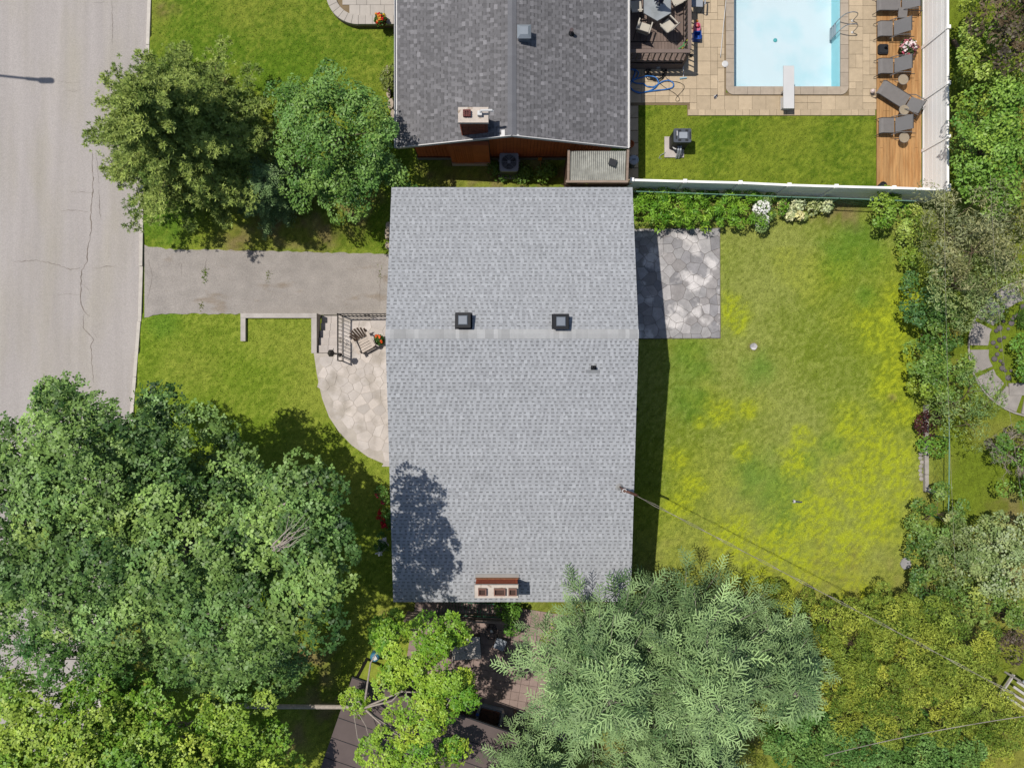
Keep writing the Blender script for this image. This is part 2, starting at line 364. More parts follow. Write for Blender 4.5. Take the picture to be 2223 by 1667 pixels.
def flagstones(parent, cells, z0, z1, m_, joint=.02, cols=((1, 1, 1),), wob=.03, seed=3):
    R = random.Random(seed)
    for c in cells:
        if area(c) < .012: continue
        g = (sum(p[0] for p in c) / len(c), sum(p[1] for p in c) / len(c)); r = math.sqrt(area(c)); k = 1 - joint / r; q = []
        for i in range(len(c)):
            a, b = c[i], c[(i + 1) % len(c)]
            for t in ((0.0, .5) if r > .25 else (0.0,)):
                p = (a[0] + (b[0] - a[0]) * t, a[1] + (b[1] - a[1]) * t); u = wob * R.uniform(-1, .3) / max(r, .2) * (1 if t else 1.6)
                q.append((g[0] + (p[0] - g[0]) * (k + u * .5), g[1] + (p[1] - g[1]) * (k + u * .5)))
        col = R.choice(cols); f = R.uniform(.88, 1.1); zz = z1 + R.uniform(-.004, .004)
        MB().prism(q, z0, zz, tuple(v * f for v in col)).build('stone', m_, parent)

def sheet_struct(name, poly, z0, z1, m_): return struct(MB().prism(poly, z0, z1).build(name, m_))
M_mortar = mat('stone_mortar', C(128, 120, 114), rough=.95, var=.2, vs=4, fine=.15)
M_flag = mat('flagstone', C(174, 171, 170), attr=True, rough=.85, var=.14, vs=3, fine=.1, fs=30, col2=C(236, 230, 226), c2=(.53, .62), s2=1.2, bump=.2, bs=25)
PAT = G((1372, 497), (1563, 495), (1564, 735), (1372, 736))
patio = sheet_struct('flagstone_patio', PAT, -.06, .028, M_mortar)
flagstones(patio, voronoi([(P(1374, 0).x, P(0, 498).y), (P(1562, 0).x, P(0, 496.5).y), (P(1562.5, 0).x, P(0, 734).y), (P(1374, 0).x, P(0, 735).y)][::-1], .6, 4), .02, .05, M_flag, .011, ((1, 1, 1), (.9, .9, .92), (1.05, 1.02, 1), (1.2, 1.19, 1.18), (.95, .92, .9), (1.35, 1.33, 1.32)), .012)
M_pmort = mat('porch_mortar', C(206, 196, 184), rough=.95, var=.12, vs=3, fine=.08)
M_porch = mat('porch_flagstone', C(226, 216, 207), attr=True, rough=.88, var=.1, vs=2.5, fine=.06, fs=30, col2=C(196, 186, 174), c2=(.5, .66), s2=1.2)
PZ = .14
porch_poly = G((734, 681), (862, 681), (862, 1014), (842, 1009), (800, 991), (765, 966), (738, 938), (716, 905), (701, 865), (690, 815), (683, 767), (734, 767))
porch = sheet_struct('front_porch', porch_poly, -.85, PZ - .012, M_pmort)
pc = []
for c in voronoi(rect(P(683, 0).x, P(0, 1012).y, P(860, 0).x, P(0, 681).y), .62, 9):
    g = (sum(p[0] for p in c) / len(c), sum(p[1] for p in c) / len(c))
    if inpoly(np.array([p[0] for p in c] + [g[0]]), np.array([p[1] for p in c] + [g[1]]), porch_poly).sum() >= len(c) - 0: pc.append(c)
flagstones(porch, pc, PZ - .03, PZ, M_porch, .012, ((1, 1, 1), (.96, .96, .96), (1.03, 1.02, 1.01)), .012)

# steps, retaining wall
M_conc = mat('pale_concrete', C(214, 204, 196), rough=.9, var=.1, vs=3, fine=.08, fs=40)
M_cwall = mat('wall_concrete', C(206, 198, 190), rough=.9, var=.12, vs=3, fine=.08, fs=40)  # slightly darker concrete tone for the retaining wall
steps = thing('front_steps', 'pale concrete steps climbing from the driveway to the porch', 'steps', P(712, 725, 0))
sx0, sx1 = P(691, 0).x, P(733.5, 0).x
for i in range(5):
    y1, y0_ = P(0, 683 + 16.6 * i).y, P(0, 683 + 16.6 * (i + 1)).y; zt = -.53 + .135 * (i + 0)
    for h in range(2):
        xa = sx0 + (sx1 - sx0) * h / 2; xb = sx0 + (sx1 - sx0) * (h + 1) / 2
        MB().box(((xa + xb) / 2 - steps.location.x, (y1 + y0_) / 2 - steps.location.y, (zt - .9) / 2), (xb - xa - .012, y1 - y0_ - .01, zt + .9)).build('tread', M_conc, steps)
rw = thing('retaining_wall', 'low pale concrete retaining wall turning the corner of the front lawn', 'wall', P(600, 687, 0))
def wallbox(px0, py0, px1, py1, z0, z1, name, parent, m_):
    a, b = P(px0, py0), P(px1, py1); c = ((a.x + b.x) / 2 - parent.location.x, (a.y + b.y) / 2 - parent.location.y, (z0 + z1) / 2)
    return MB().box(c, (abs(b.x - a.x), abs(b.y - a.y), z1 - z0)).build(name, m_, parent)
wallbox(525, 681, 689.5, 691, -.8, .16, 'wall', rw, M_cwall); wallbox(525, 691.2, 535.5, 741, -.3, .15, 'wall', rw, M_cwall); wallbox(678, 691.2, 689.5, 767, -.8, .155, 'wall', rw, M_cwall)

# ------------------------------------------------------------------ pool and its paving
M_paver = mat('tan_paver', C(214, 192, 160), rough=.88, var=.07, vs=5, fine=.1, fs=45, rnd=.12)
M_sand = mat('paver_joint', C(150, 130, 100), rough=.95, var=.15)
pp = struct(link("pool_patio", None))
jb = MB()
for r in ((1362, -40, 1576, 229), (1492, 228.5, 1900, 252), (1576, 202, 1900, 228.3), (1838, -40, 1900, 202.3), (1362, 229.2, 1386, 405)):
    a, b = P(r[0], r[3]), P(r[2], r[1]); jb.prism(rect(a.x, a.y, b.x, b.y), -.04, .012)
jb.build('joint_bed', M_sand, pp)
U = .30; types = {}
def paver_mesh(w_, h_, m_=None):
    k = (round(w_, 3), round(h_, 3), m_.name if m_ else '')
    if k not in types: types[k] = MB().box((0, 0, .02), (w_ - .012, h_ - .012, .035)).mesh('paver')
    return types[k]
def allowed(px, py):
    if 1572 < px < 1842 and py < 206: return False
    if px < 1362 or px > 1900: return False
    if py < 229: return True
    if px > 1492 and py < 240: return True
    return False
o0 = P(1362, 239.5); cols_, rows_ = 36, 30; used = np.zeros((cols_, rows_), bool)
def cellok(i, j):
    c = (o0.x + (i + .5) * U, o0.y + (j + .5) * U); return 0 <= i < cols_ and 0 <= j < rows_ and not used[i, j] and allowed(CX + c[0] * PXM, CY - c[1] * PXM)
R = random.Random(5)
for j in range(rows_):
    for i in range(cols_):
        if not cellok(i, j): continue
        opts = R.sample([(2, 2), (2, 2), (2, 1), (1, 2), (1, 1)], 5) + [(1, 1)]
        for a, b in opts:
            if all(cellok(i + u, j + v) for u in range(a) for v in range(b)): break
        used[i:i + a, j:j + b] = True
        o = link('paver', paver_mesh(a * U, b * U), pp, M_paver); o.location = (o0.x + (i + a / 2) * U, o0.y + (j + b / 2) * U, .01 + R.uniform(0, .004))
px_ = 1493.0
while px_ < 1898:                                           # edging row along the lawn
    w_ = R.choice((15, 22, 22, 22)); w_ = min(w_, 1900 - px_); 
    if w_ < 6: break
    o = link('paver', paver_mesh(w_ / 50, .26), pp, M_paver); o.location = (*P(px_ + w_ / 2, 245.5)[:2], .011); px_ += w_
for k, py_ in enumerate(range(244, 404, 27)):
    for q in range(1):
        o = link('paver', paver_mesh(.44, .52), pp, M_paver); o.location = (*P(1374, py_)[:2], .011)
M_cope = mat('pool_coping', C(196, 180, 160), rough=.85, var=.08, vs=5, fine=.08, rnd=.06)
M_shell = mat('pool_shell', C(244, 246, 248, 1.7), rough=.6, var=.02, vs=.6, col2=C(206, 236, 242, 1.7), c2=(.48, .7), s2=.45)
M_liner = mat('pool_liner_band', C(176, 232, 240, 1.4), rough=.5, var=.03)
pool = struct(link('swimming_pool', None))
x0, y0, x1, y1 = POOL; D = -.82
b = MB(); b.add([(x0, y0, D), (x1, y0, D), (x1, y1, D), (x0, y1, D)], [(0, 1, 2, 3)]); b.build('pool_floor', M_shell, pool)
b = MB()
for (ax, ay, bx_, by_) in ((x0, y0, x1, y0), (x1, y0, x1, y1), (x1, y1, x0, y1), (x0, y1, x0, y0)):
    b.add([(ax, ay, D), (bx_, by_, D), (bx_, by_, .02), (ax, ay, .02)], [(3, 2, 1, 0)])
b.build('pool_wall', M_liner, pool)
wm = bpy.data.materials.new('pool_water'); wm.use_nodes = True; n_, l_ = wm.node_tree.nodes, wm.node_tree.links; n_.remove(n_['Principled BSDF'])
tr = n_.new('ShaderNodeBsdfTransparent'); tr.inputs[0].default_value = (.86, .945, .97, 1); gl = n_.new('ShaderNodeBsdfGlossy'); gl.inputs['Roughness'].default_value = .06
fr = n_.new('ShaderNodeFresnel'); fr.inputs[0].default_value = 1.33; mx = n_.new('ShaderNodeMixShader'); l_.new(fr.outputs[0], mx.inputs[0]); l_.new(tr.outputs[0], mx.inputs[1]); l_.new(gl.outputs[0], mx.inputs[2]); l_.new(mx.outputs[0], n_['Material Output'].inputs[0])
nz = n_.new('ShaderNodeTexNoise'); nz.inputs['Scale'].default_value = 2.5; bp = n_.new('ShaderNodeBump'); bp.inputs['Strength'].default_value = .08; bp.inputs['Distance'].default_value = .05
l_.new(nz.outputs[0], bp.inputs['Height']); l_.new(bp.outputs[0], gl.inputs['Normal'])
MB().add([(x0, y0, -.1), (x1, y0, -.1), (x1, y1, -.1), (x0, y1, -.1)], [(0, 1, 2, 3)]).build('water', wm, pool)
MB().box((x0 + .09, (y0 + y1) / 2, D + .05), (.17, y1 - y0 - .01, .1)).build('pool_ledge', M_liner, pool)
MB().lathe([(.09, 0), (.09, .02), (.05, .035)], P(1683, 88, 0) * 1.026 + Vector((0, 0, D)), 14).build('main_drain', mat('drain', C(110, 200, 200), var=0), pool)
cw = .36
def cope(cx_, cy_, w_, h_): o = link('coping_stone', paver_mesh(w_, h_, M_cope), pool, M_cope); o.location = (cx_, cy_, .02)
k = y0
while k < y1 - 1:
    cope(x0 - cw / 2, k + .3, cw, .6); cope(x1 + cw / 2, k + .3, cw, .6); k += .6
nn = 8; st = (x1 - x0) / nn
for i in range(nn): cope(x0 + st * (i + .5), y0 - cw / 2, st, cw)
for sx_, ex in ((x0, -1), (x1, 1)):
    pts = [(sx_, y0)] + [(sx_ + ex * cw * math.sin(t), y0 - cw * math.cos(t)) for t in [math.pi / 2 * q / 6 for q in range(7)]]
    MB().prism(pts, .005, .058).build('coping_stone', M_cope, pool)
# neighbour's curved front terrace
M_terr = mat('grey_paver', C(206, 197, 186), rough=.88, var=.06, vs=4, fine=.07, rnd=.05)
TZ = .3
terr = struct(link('front_terrace', None))
def arc(r0, r1, a0, a1, c, k=5): return [(c[0] + r0 * math.cos(a0 + (a1 - a0) * i / k), c[1] + r0 * math.sin(a0 + (a1 - a0) * i / k)) for i in range(k + 1)] + [(c[0] + r1 * math.cos(a1 - (a1 - a0) * i / k), c[1] + r1 * math.sin(a1 - (a1 - a0) * i / k)) for i in range(k + 1)]
tc = P(778, -16, TZ); tr_ = 1.38; tw = .38
base = [(P(862, 0, TZ).x, tc.y - tr_)] + [(tc.x + tr_ * math.cos(t), tc.y + tr_ * math.sin(t)) for t in [-math.pi / 2 - math.pi / 2 * q / 10 for q in range(11)]] + [(tc.x - tr_, 22), (P(862, 0, TZ).x, 22)]
MB().prism(base, -.05, TZ - .03).build('terrace_base', M_sand, terr)
for q in range(7):
    a0 = -math.pi / 2 - math.pi / 2 * q / 7; a1 = -math.pi / 2 - math.pi / 2 * (q + 1) / 7 + .012
    MB().prism(arc(tr_ + .01, tr_ - tw, a0, a1, (tc.x, tc.y)), TZ - .1, TZ + .05).build('edge_stone', M_terr, terr)
xx = tc.x + .01
while xx < P(862, 0, TZ).x - .05: MB().box((xx + .15, tc.y - tr_ + tw / 2 - .005, TZ - .02), (.29, tw, .14)).build('edge_stone', M_terr, terr); xx += .3
yy = tc.y
while yy < 20: MB().box((tc.x - tr_ + tw / 2 - .005, yy + .2, TZ - .02), (tw, .385, .14)).build('edge_stone', M_terr, terr); yy += .4
R = random.Random(11); y_ = tc.y - tr_ + tw + .01; row = 0
while y_ < 18.5:
    h_ = R.choice((.3, .45)); x_ = tc.x - tr_ + tw + .01
    while x_ < P(862, 0, TZ).x:
        w_ = R.choice((.3, .45, .6)); cx_, cy_ = x_ + w_ / 2, y_ + h_ / 2
        if cy_ > tc.y or cx_ > tc.x or math.hypot(cx_ - tc.x, cy_ - tc.y) < tr_ - tw - .12: o = link('paver', paver_mesh(w_, h_, M_terr), terr, M_terr); o.location = (cx_, cy_, TZ - .036)
        x_ += w_
    y_ += h_
# ------------------------------------------------------------------ shingled roofs
M_metal_w = mat('white_metal', C(240, 238, 235), rough=.5, var=.03)
M_drip = mat('drip_edge', C(200, 200, 200), rough=.5, var=.04)
def shingle_field(parent, O, Ud, Vd, W, L, expo, m_, palette, dash, seed, skip_top=0, wr=(.06, .2), gap_dark=.9, tone=.06, light=0.0):
    """courses of laminated shingles: thick tabs, thinner gaps between them, a dark band above each gap"""
    R = random.Random(seed); N = Ud.cross(Vd).normalized(); b = MB(); nrow = int(L / expo)
    rt = [R.uniform(1 - tone, 1 + tone) for _ in range(nrow + 1)]
    for i in range(nrow - skip_top):
        v0 = i * expo; v1 = min(L, v0 + expo * 1.02); u = -R.uniform(0, .45); tooth = True
        while u < W:
            w_ = R.uniform(*wr) * (1 if tooth else .95); a, e = max(0, u), min(W, u + w_)
            if e - a > .01:
                t = .013 if tooth else .005; k = R.choice(palette) * R.uniform(.95, 1.05) * (1 if tooth else gap_dark) * rt[i]
                if tooth and light and R.random() < light: k *= 1.28
                col = (k, k, k * 1.01)
                p = lambda uu, vv, h: O + Ud * uu + Vd * vv + N * h
                vs = [p(a, v0, t), p(e, v0, t), p(e, v1, .002), p(a, v1, .002), p(a, v0, 0), p(e, v0, 0)]
                b.add(vs, [(0, 1, 2, 3), (4, 5, 1, 0), (4, 0, 3), (5, 2, 1)], col)
                if not tooth and dash: b.add([p(a, v0 + expo * .66, .0068), p(e, v0 + expo * .66, .0068), p(e, v0 + expo * 1.0, .0058), p(a, v0 + expo * 1.0, .0058)], [(0, 1, 2, 3)], (dash * R.uniform(.85, 1.25),) * 3)
            u += w_; tooth = not tooth
    o = b.build('shingles', m_, parent); o['kind'] = 'stuff'; return o
def shingle_unit(name, tw, gw, expo, dash, light=1.0, gd=.9):
    b = MB()
    for a, e, t, c in ((0, tw, .013, light), (tw, tw + gw, .005, gd)):
        b.add([(a, 0, t), (e, 0, t), (e, expo * 1.02, .002), (a, expo * 1.02, .002), (a, 0, 0), (e, 0, 0)], [(0, 1, 2, 3), (4, 5, 1, 0), (4, 0, 3), (5, 2, 1)], (c, c, c * 1.01))
    if dash: b.add([(tw, expo * .7, .0068), (tw + gw, expo * .7, .0068), (tw + gw, expo, .0058), (tw, expo, .0058)], [(0, 1, 2, 3)], (dash,) * 3)
    return b.mesh(name)
def shingle_singles(parent, O, Ud, Vd, W, L, expo, m_, rows, units, seed, limit=999):
    R = random.Random(seed); N = Ud.cross(Vd).normalized(); nrow = int(L / expo); k = 0
    for i in range(nrow - rows, nrow):
        u = R.uniform(0, .05)
        while True:
            me, wd = R.choice(units)
            if u + wd > W or k >= limit: break
            o = link('shingle', me, parent, m_); q = O + Ud * u + Vd * (i * expo)
            o.matrix_local = Matrix(((Ud.x, Vd.x, N.x, q.x), (Ud.y, Vd.y, N.y, q.y), (Ud.z, Vd.z, N.z, q.z), (0, 0, 0, 1))); u += wd; k += 1

# ------------------------------------------------------------------ main house
M_shA = mat('light_grey_shingle', C(186, 188, 190), attr=True, rough=.92, var=.035, vs=1.5, fine=.12, fs=45, rnd=.05, bump=.15, bs=90)
M_wallA = mat('house_wall', C(170, 150, 130), rough=.9, var=.08); M_foundation = mat('foundation', C(160, 155, 150), rough=.95, var=.1)
HX = 4.52; RY, RZ = 1.785, 5.5; NY, NZ = 7.37, 4.2; SY, SZ = -8.29, 3.8
house = thing('house', 'long house with light grey shingle roof and two square roof vents', 'house')
b = MB(); prof = [(-7.95, -.7), (7.0, -.7), (7.0, NZ - .05), (RY, RZ - .22), (-7.95, SZ - .1)]
b.add([(-4.25, y, z) for y, z in prof] + [(4.25, y, z) for y, z in prof], [(0, 1, 2, 3, 4), (9, 8, 7, 6, 5)] + [(i, 5 + i, 5 + (i + 1) % 5, (i + 1) % 5) for i in range(5)])
b.build('wall', M_wallA, house)
roof = MB(); th = .14
pr = [(SY, SZ), (RY, RZ), (NY, NZ), (NY, NZ - th), (RY, RZ - th), (SY, SZ - th)]
roof.add([(-HX, y, z) for y, z in pr] + [(HX, y, z) for y, z in pr], [(0, 1, 7, 6), (1, 2, 8, 7), (2, 3, 9, 8), (3, 4, 10, 9), (4, 5, 11, 10), (5, 0, 6, 11), (0, 5, 4, 1), (1, 4, 3, 2), (6, 7, 10, 11), (7, 8, 9, 10)])
roofA = roof.build('roof', M_drip, house)
Us, Vs = Vector((1, 0, 0)), (Vector((0, RY, RZ)) - Vector((0, SY, SZ))); Ls = Vs.length; Vs.normalize()
Un, Vn = Vector((-1, 0, 0)), (Vector((0, RY, RZ)) - Vector((0, NY, NZ))); Ln = Vn.length; Vn.normalize()
EX = .1365; PALA = (.93, .98, 1, 1.03, 1.08)
Os, On = Vector((-HX, SY, SZ + .004)), Vector((HX, NY, NZ + .004))
shingle_field(roofA, Os, Us, Vs, 2 * HX, Ls, EX, M_shA, PALA, .5, 21, 2, gap_dark=.95, tone=.04, wr=(.065, .14))
shingle_field(roofA, On, Un, Vn, 2 * HX, Ln, EX, M_shA, PALA, .54, 22, 2, gap_dark=.95, tone=.04, wr=(.065, .14))
uA = [(shingle_unit('shingle', tw, gw, EX, .46, lt), tw + gw) for tw, gw, lt in ((.1, .09, 1.05), (.13, .1, .98), (.09, .08, 1.1))]
shingle_singles(roofA, Os, Us, Vs, 2 * HX, Ls, EX, M_shA, 2, uA, 31); shingle_singles(roofA, On, Un, Vn, 2 * HX, Ln, EX, M_shA, 2, uA, 32)
M_cap = mat('ridge_cap_shingle', C(192, 192, 191), rough=.92, var=.06, vs=3, fine=.08, rnd=.16)
x = -HX; R = random.Random(3); capm = {}
while x < HX - .03:
    w_ = min(R.choice((.13, .15, .19, .3)), HX - x); k = round(w_, 2)
    if k not in capm:
        q = MB(); dn = .17
        q.add([(xx_, yy_, zz_) for xx_ in (0, w_ + .01) for yy_, zz_ in ((-dn, -dn * .17 + .012), (0, .02), (dn, -dn * .23 + .012), (-dn, -dn * .17 - .004), (dn, -dn * .23 - .004))],
              [(0, 5, 6, 1), (1, 6, 7, 2), (3, 8, 5, 0), (2, 7, 9, 4), (0, 1, 2, 4, 3), (5, 8, 9, 7, 6)]); capm[k] = q.mesh('ridge_cap')
    o = link('ridge_cap', capm[k], roofA, M_cap); o.location = (x, RY, RZ + .012 + .002 * R.random()); x += w_
def fz(y): return SZ + (RZ - SZ) * (y - SY) / (RY - SY) if y < RY else RZ + (NZ - RZ) * (y - RY) / (NY - RY)
M_black = mat('black_metal', (.008, .009, .011), rough=.5, var=.06, spec=.15); M_greyplastic = mat('grey_cover', C(132, 140, 150), rough=.4, var=.06, spec=.4)
for px, py in ((1005, 695), (1218, 698)):
    c = P(px, py, 5.75); zr = fz(c.y); v = MB(); v.box((c.x, c.y, zr + .17), (.5, .5, .3)); rv_ = v.build('roof_vent', M_black, house)
    MB().box((c.x, c.y, zr + .345), (.54, .54, .05)).box((c.x, c.y, zr + .01), (.62, .62, .02), M=Matrix.Rotation(math.atan2(NZ - RZ, NY - RY), 3, 'X')).build('rim', M_black, rv_)
    MB().box((c.x, c.y, zr + .385), (.33, .33, .03), taper=.85).build('cover', M_greyplastic, rv_)
c = P(1288, 797, 5.4); zr = fz(c.y); pv = MB().lathe([(.05, -.05), (.05, .3), (.03, .3), (.03, .1)], (c.x, c.y, zr), 10).build('plumbing_vent', M_black, house)
slope = Matrix.Rotation(math.atan2(RZ - SZ, RY - SY), 3, 'X')
MB().box((c.x + .02, c.y - .02, zr + .016), (.2, .16, .012), M=slope).build('flashing', M_black, pv); MB().box((c.x - .01, c.y - .15, zr - .005), (.5, .11, .016), M=slope).build('flashing', mat('patch_shingle', C(150, 152, 154), var=.05), pv)
# chimney
M_brick = mat('chimney_brick', C(176, 88, 58), rough=.9, var=.2, vs=9, rnd=.12); M_capw = mat('chimney_crown', C(228, 214, 200), rough=.85, var=.12, vs=4, fine=.1, col2=C(170, 150, 130), c2=(.58, .7), s2=4)
M_flue = mat('clay_flue', C(150, 112, 98), rough=.9, var=.15); M_galv = mat('galvanised', C(200, 198, 194), rough=.4, var=.08, metal=.3)
ch = link('chimney', None, house); cx0, cx1, cy0, cy1 = -1.345, .215, -7.77, -7.34
core = MB().box(((cx0 + cx1) / 2, (cy0 + cy1) / 2, 2.3), (cx1 - cx0 - .03, cy1 - cy0 - .03, 5.3)).build('core', mat('brick_mortar', C(150, 130, 115), var=.1), ch)
bm1 = MB().box((0, 0, 0), (.2, .1, .062)).mesh('brick'); bm2 = MB().box((0, 0, 0), (.1, .2, .062)).mesh('brick')
zc = 3.86; r_ = 0
while zc < 4.86:
    for s_ in range(7 if r_ % 2 else 8):
        xx = cx0 + .1 + s_ * .207 + (.1035 if r_ % 2 else 0)
        if xx + .09 < cx1:
            o = link('brick', bm1, ch, M_brick); o.location = (xx, cy1 - .05, zc + .035)
    for s_ in range(2):
        for xe in (cx0 + .05, cx1 - .05):
            o = link('brick', bm2, ch, M_brick); o.location = (xe, cy0 + .1 + .03 + s_ * .21 * .9, zc + .035)
    zc += .073; r_ += 1
MB().box(((cx0 + cx1) / 2, (cy0 + cy1) / 2 + .0, 4.93), (cx1 - cx0 + .06, cy1 - cy0 + .06, .1), taper=.97).build('crown', M_capw, ch)
for fx, w_ in ((-1.08, .3), (-.45, .42), (.02, .3)):
    f = MB(); a = (.26 if w_ < .4 else .26) / 2; W2 = w_ / 2
    for (dx_, dy_, sx_, sy_) in ((0, a - .02, w_, .04), (0, -a + .02, w_, .04), (-W2 + .02, 0, .04, 2 * a - .08), (W2 - .02, 0, .04, 2 * a - .08)): f.box((fx + dx_, (cy0 + cy1) / 2 + dy_, 5.04), (sx_, sy_, .14))
    f.build('flue', M_flue, ch); MB().box((fx, (cy0 + cy1) / 2, 5.0), (w_ - .08, 2 * a - .08, .03)).build('flue_lining', mat('flue_dark', C(84, 62, 54), var=.2), ch)  # dark brown plate closes each flue opening below its rim
MB().box(((cx0 + cx1) / 2, cy1 + .09, fz(cy1 + .09) + .03), (cx1 - cx0 + .1, .17, .02), M=slope).build('flashing', M_galv, ch)
MB().box(((cx0 + cx1) / 2, cy1 + .02, fz(cy1) + .1), (cx1 - cx0 + .06, .02, .2)).build('flashing', mat('rust_flashing', C(176, 120, 84), var=.25, vs=6), ch)
# service mast and floodlight
M_mast = mat('mast_metal', C(120, 84, 72), rough=.6, var=.15); M_whiteplastic = mat('white_plastic', C(235, 233, 230), rough=.45, var=.03)
c = P(1356, 1066, 5.78); ms = thing('service_mast', 'electric service mast with weatherhead rising through the roof edge', 'mast', (c.x, c.y, 0)); zr = fz(c.y)
MB().tube([(0, 0, zr - .35), (0, 0, 5.74)], .035, 8).build('mast_pipe', M_mast, ms)
MB().lathe([(.09, 5.62), (.1, 5.66), (.05, 5.72)], (0, 0, 0), 10).tube([(0, 0, 5.72), (.18, -.05, 5.76), (.42, -.16, 5.60), (.5, -.2, 5.45)], .05, 7).build('weatherhead', M_mast, ms)
MB().tube([(.07 * math.cos(t), .07 * math.sin(t), 5.755) for t in [6.283 * i / 10 for i in range(10)]], .018, 5, closed=True).build('ring', M_whiteplastic, ms)
MB().lathe([(.16, zr + .0), (.1, zr + .05), (.05, zr + .14)], (0, 0, 0), 10).build('flashing', M_galv, ms)
wh = Vector((c.x + .42, c.y - .2, 5.5)); M_wire = mat('overhead_wire', C(170, 160, 150), rough=.5, var=.45, vs=2.5)
def wire(a, bq, sag, r=.014, name='overhead_wire', label='', strands=1):
    t = thing(name, label, 'wire', a)
    for s_ in range(strands):
        off = Vector((0, .03 * s_, -.05 * s_)); pts = []
        for i in range(61):
            u = i / 60; p = a.lerp(bq, u) - a; p.z -= sag * 4 * u * (1 - u); pts.append(p + off + (Vector((math.sin(u * 70 + s_ * 3.1) * .02, math.cos(u * 70 + s_ * 3.1) * .02, 0)) if strands > 1 else Vector()))
        MB().tube(pts, r, 5).build('strand', M_wire, t)
    return t
wire(wh, P(2330, 1575, 7.0), .45, .009, label='twisted service cable running from the roof mast towards the hedge corner', strands=2)
wire(P(1790, 1640, 6.6), P(2330, 1540, 6.9), .25, .013, label='single overhead wire crossing above the yellow green hedge')
M_thin = mat('thin_wire', C(150, 150, 150), rough=.5, var=.1)
for k, (a, q, lab) in enumerate((((2052, -60), (2075, 1250), 'thin grey overhead line above the grey green shrubs'), ((2150, 380), (2230, 1150), 'thin grey overhead line above the stone circle'))):
    t = wire(P(*a, 6.2), P(*q, 6.2), .3, .0035, label=lab)
c = P(1383, 888, 3.4); fl = MB().box((HX - .2, c.y, 3.5), (.12, .16, .16)).tube([(HX - .3, c.y, 3.5), (HX + .12, c.y, 3.55)], .02, 6).build('floodlight', M_black, house)
MB().box((HX + .2, c.y, 3.56), (.22, .12, .09)).build('lamp_head', M_black, fl)

# ------------------------------------------------------------------ neighbouring house (ridge runs away from ours)
M_shB = mat('slate_grey_shingle', C(130, 128, 129), attr=True, rough=.92, var=.06, vs=1.5, fine=.12, fs=50, rnd=.08, bump=.15, bs=90)
BX, BZ, BR, BY0, BY1 = 4.57, 2.6, 4.0, 9.4, 21.5
nh = thing('house', 'neighbouring house with darker slate grey shingle roof and red brown siding', 'house')
b = MB(); prof = [(-4.05, -.1), (4.05, -.1), (4.05, BZ - .02), (0, BR - .25), (-4.05, BZ - .02)]
b.add([(x_, 9.78, z) for x_, z in prof] + [(x_, 21.2, z) for x_, z in prof], [(4, 3, 2, 1, 0), (5, 6, 7, 8, 9)] + [((i + 1) % 5, 5 + (i + 1) % 5, 5 + i, i) for i in range(5)][::-1])
M_redwood = mat('red_brown_siding', C(214, 116, 70), rough=.8, var=.1, vs=3, rnd=.07)
b.build('wall', mat('siding_back', C(120, 64, 42), var=.1), nh)
MB().box((0, 9.77, .12), (8.16, .1, .46)).build('foundation', M_foundation, nh)
x_ = -4.0
while x_ < 4.0:
    zt = BZ - .1 + (BR - .25 - BZ) * (1 - abs(x_ + .07) / 4.05)
    MB().box((x_ + .07, 9.745, (.36 + zt) / 2), (.128, .05, zt - .36)).build('siding_board', M_redwood, nh); x_ += .14
MB().box((0, 9.73, .42), (8.1, .07, .1)).build('skirt_board', mat('dark_trim', C(120, 60, 40), var=.1), nh)
roof = MB(); th = .14
pr = [(-BX, BZ), (0, BR), (BX, BZ), (BX, BZ - th), (0, BR - th), (-BX, BZ - th)]
roof.add([(x_, BY0, z) for x_, z in pr] + [(x_, BY1, z) for x_, z in pr], [(6, 7, 1, 0), (7, 8, 2, 1), (8, 9, 3, 2), (9, 10, 4, 3), (10, 11, 5, 4), (11, 6, 0, 5), (1, 4, 5, 0), (2, 3, 4, 1), (11, 10, 7, 6), (10, 9, 8, 7)])
roofB = roof.build('roof', M_metal_w, nh)
Ve = (Vector((0, 0, BR)) - Vector((BX, 0, BZ))); LB = Ve.length; Ve.normalize(); Vw = Vector((-Ve.x, 0, Ve.z)); WB = BY1 - BY0
PALB = (.82, .9, .98, 1.05, 1.12)
Oe, Ow = Vector((BX, BY0 + .02, BZ + .004)), Vector((-BX, BY1, BZ + .004))
for O_, U_, V_, sd_ in ((Oe, Vector((0, 1, 0)), Ve, 41), (Ow, Vector((0, -1, 0)), Vw, 42)):
    shingle_field(roofB, O_, U_, V_, WB - .02, LB, .145, M_shB, PALB, .62, sd_, 3, (.1, .2), .9, .05, .13)
uB = [(shingle_unit('shingle', tw, gw, .145, .62, lt, .88), tw + gw) for tw, gw, lt in ((.14, .12, 1.0), (.18, .1, .92), (.15, .1, 1.25), (.12, .14, 1.08))]
shingle_singles(roofB, Oe, Vector((0, 1, 0)), Ve, 6.6, LB, .145, M_shB, 3, uB, 43); shingle_singles(roofB, Vector((-BX, BY0 + 6.6, BZ + .004)), Vector((0, -1, 0)), Vw, 6.6, LB, .145, M_shB, 3, uB, 44)
for O_, U_, V_, sd_ in ((Oe + Vector((0, 6.6, 0)), Vector((0, 1, 0)), Ve, 45), (Ow, Vector((0, -1, 0)), Vw, 46)):
    shingle_field(roofB, O_ + V_ * (int(LB / .145) - 3) * .145, U_, V_, WB - 6.6, 3 * .145, .145, M_shB, PALB, .62, sd_, 0, (.1, .2), .9)
M_capB = mat('slate_ridge_cap', C(126, 126, 130), rough=.92, var=.05, fine=.1, rnd=.04); y = BY0; q = MB(); dn = .17
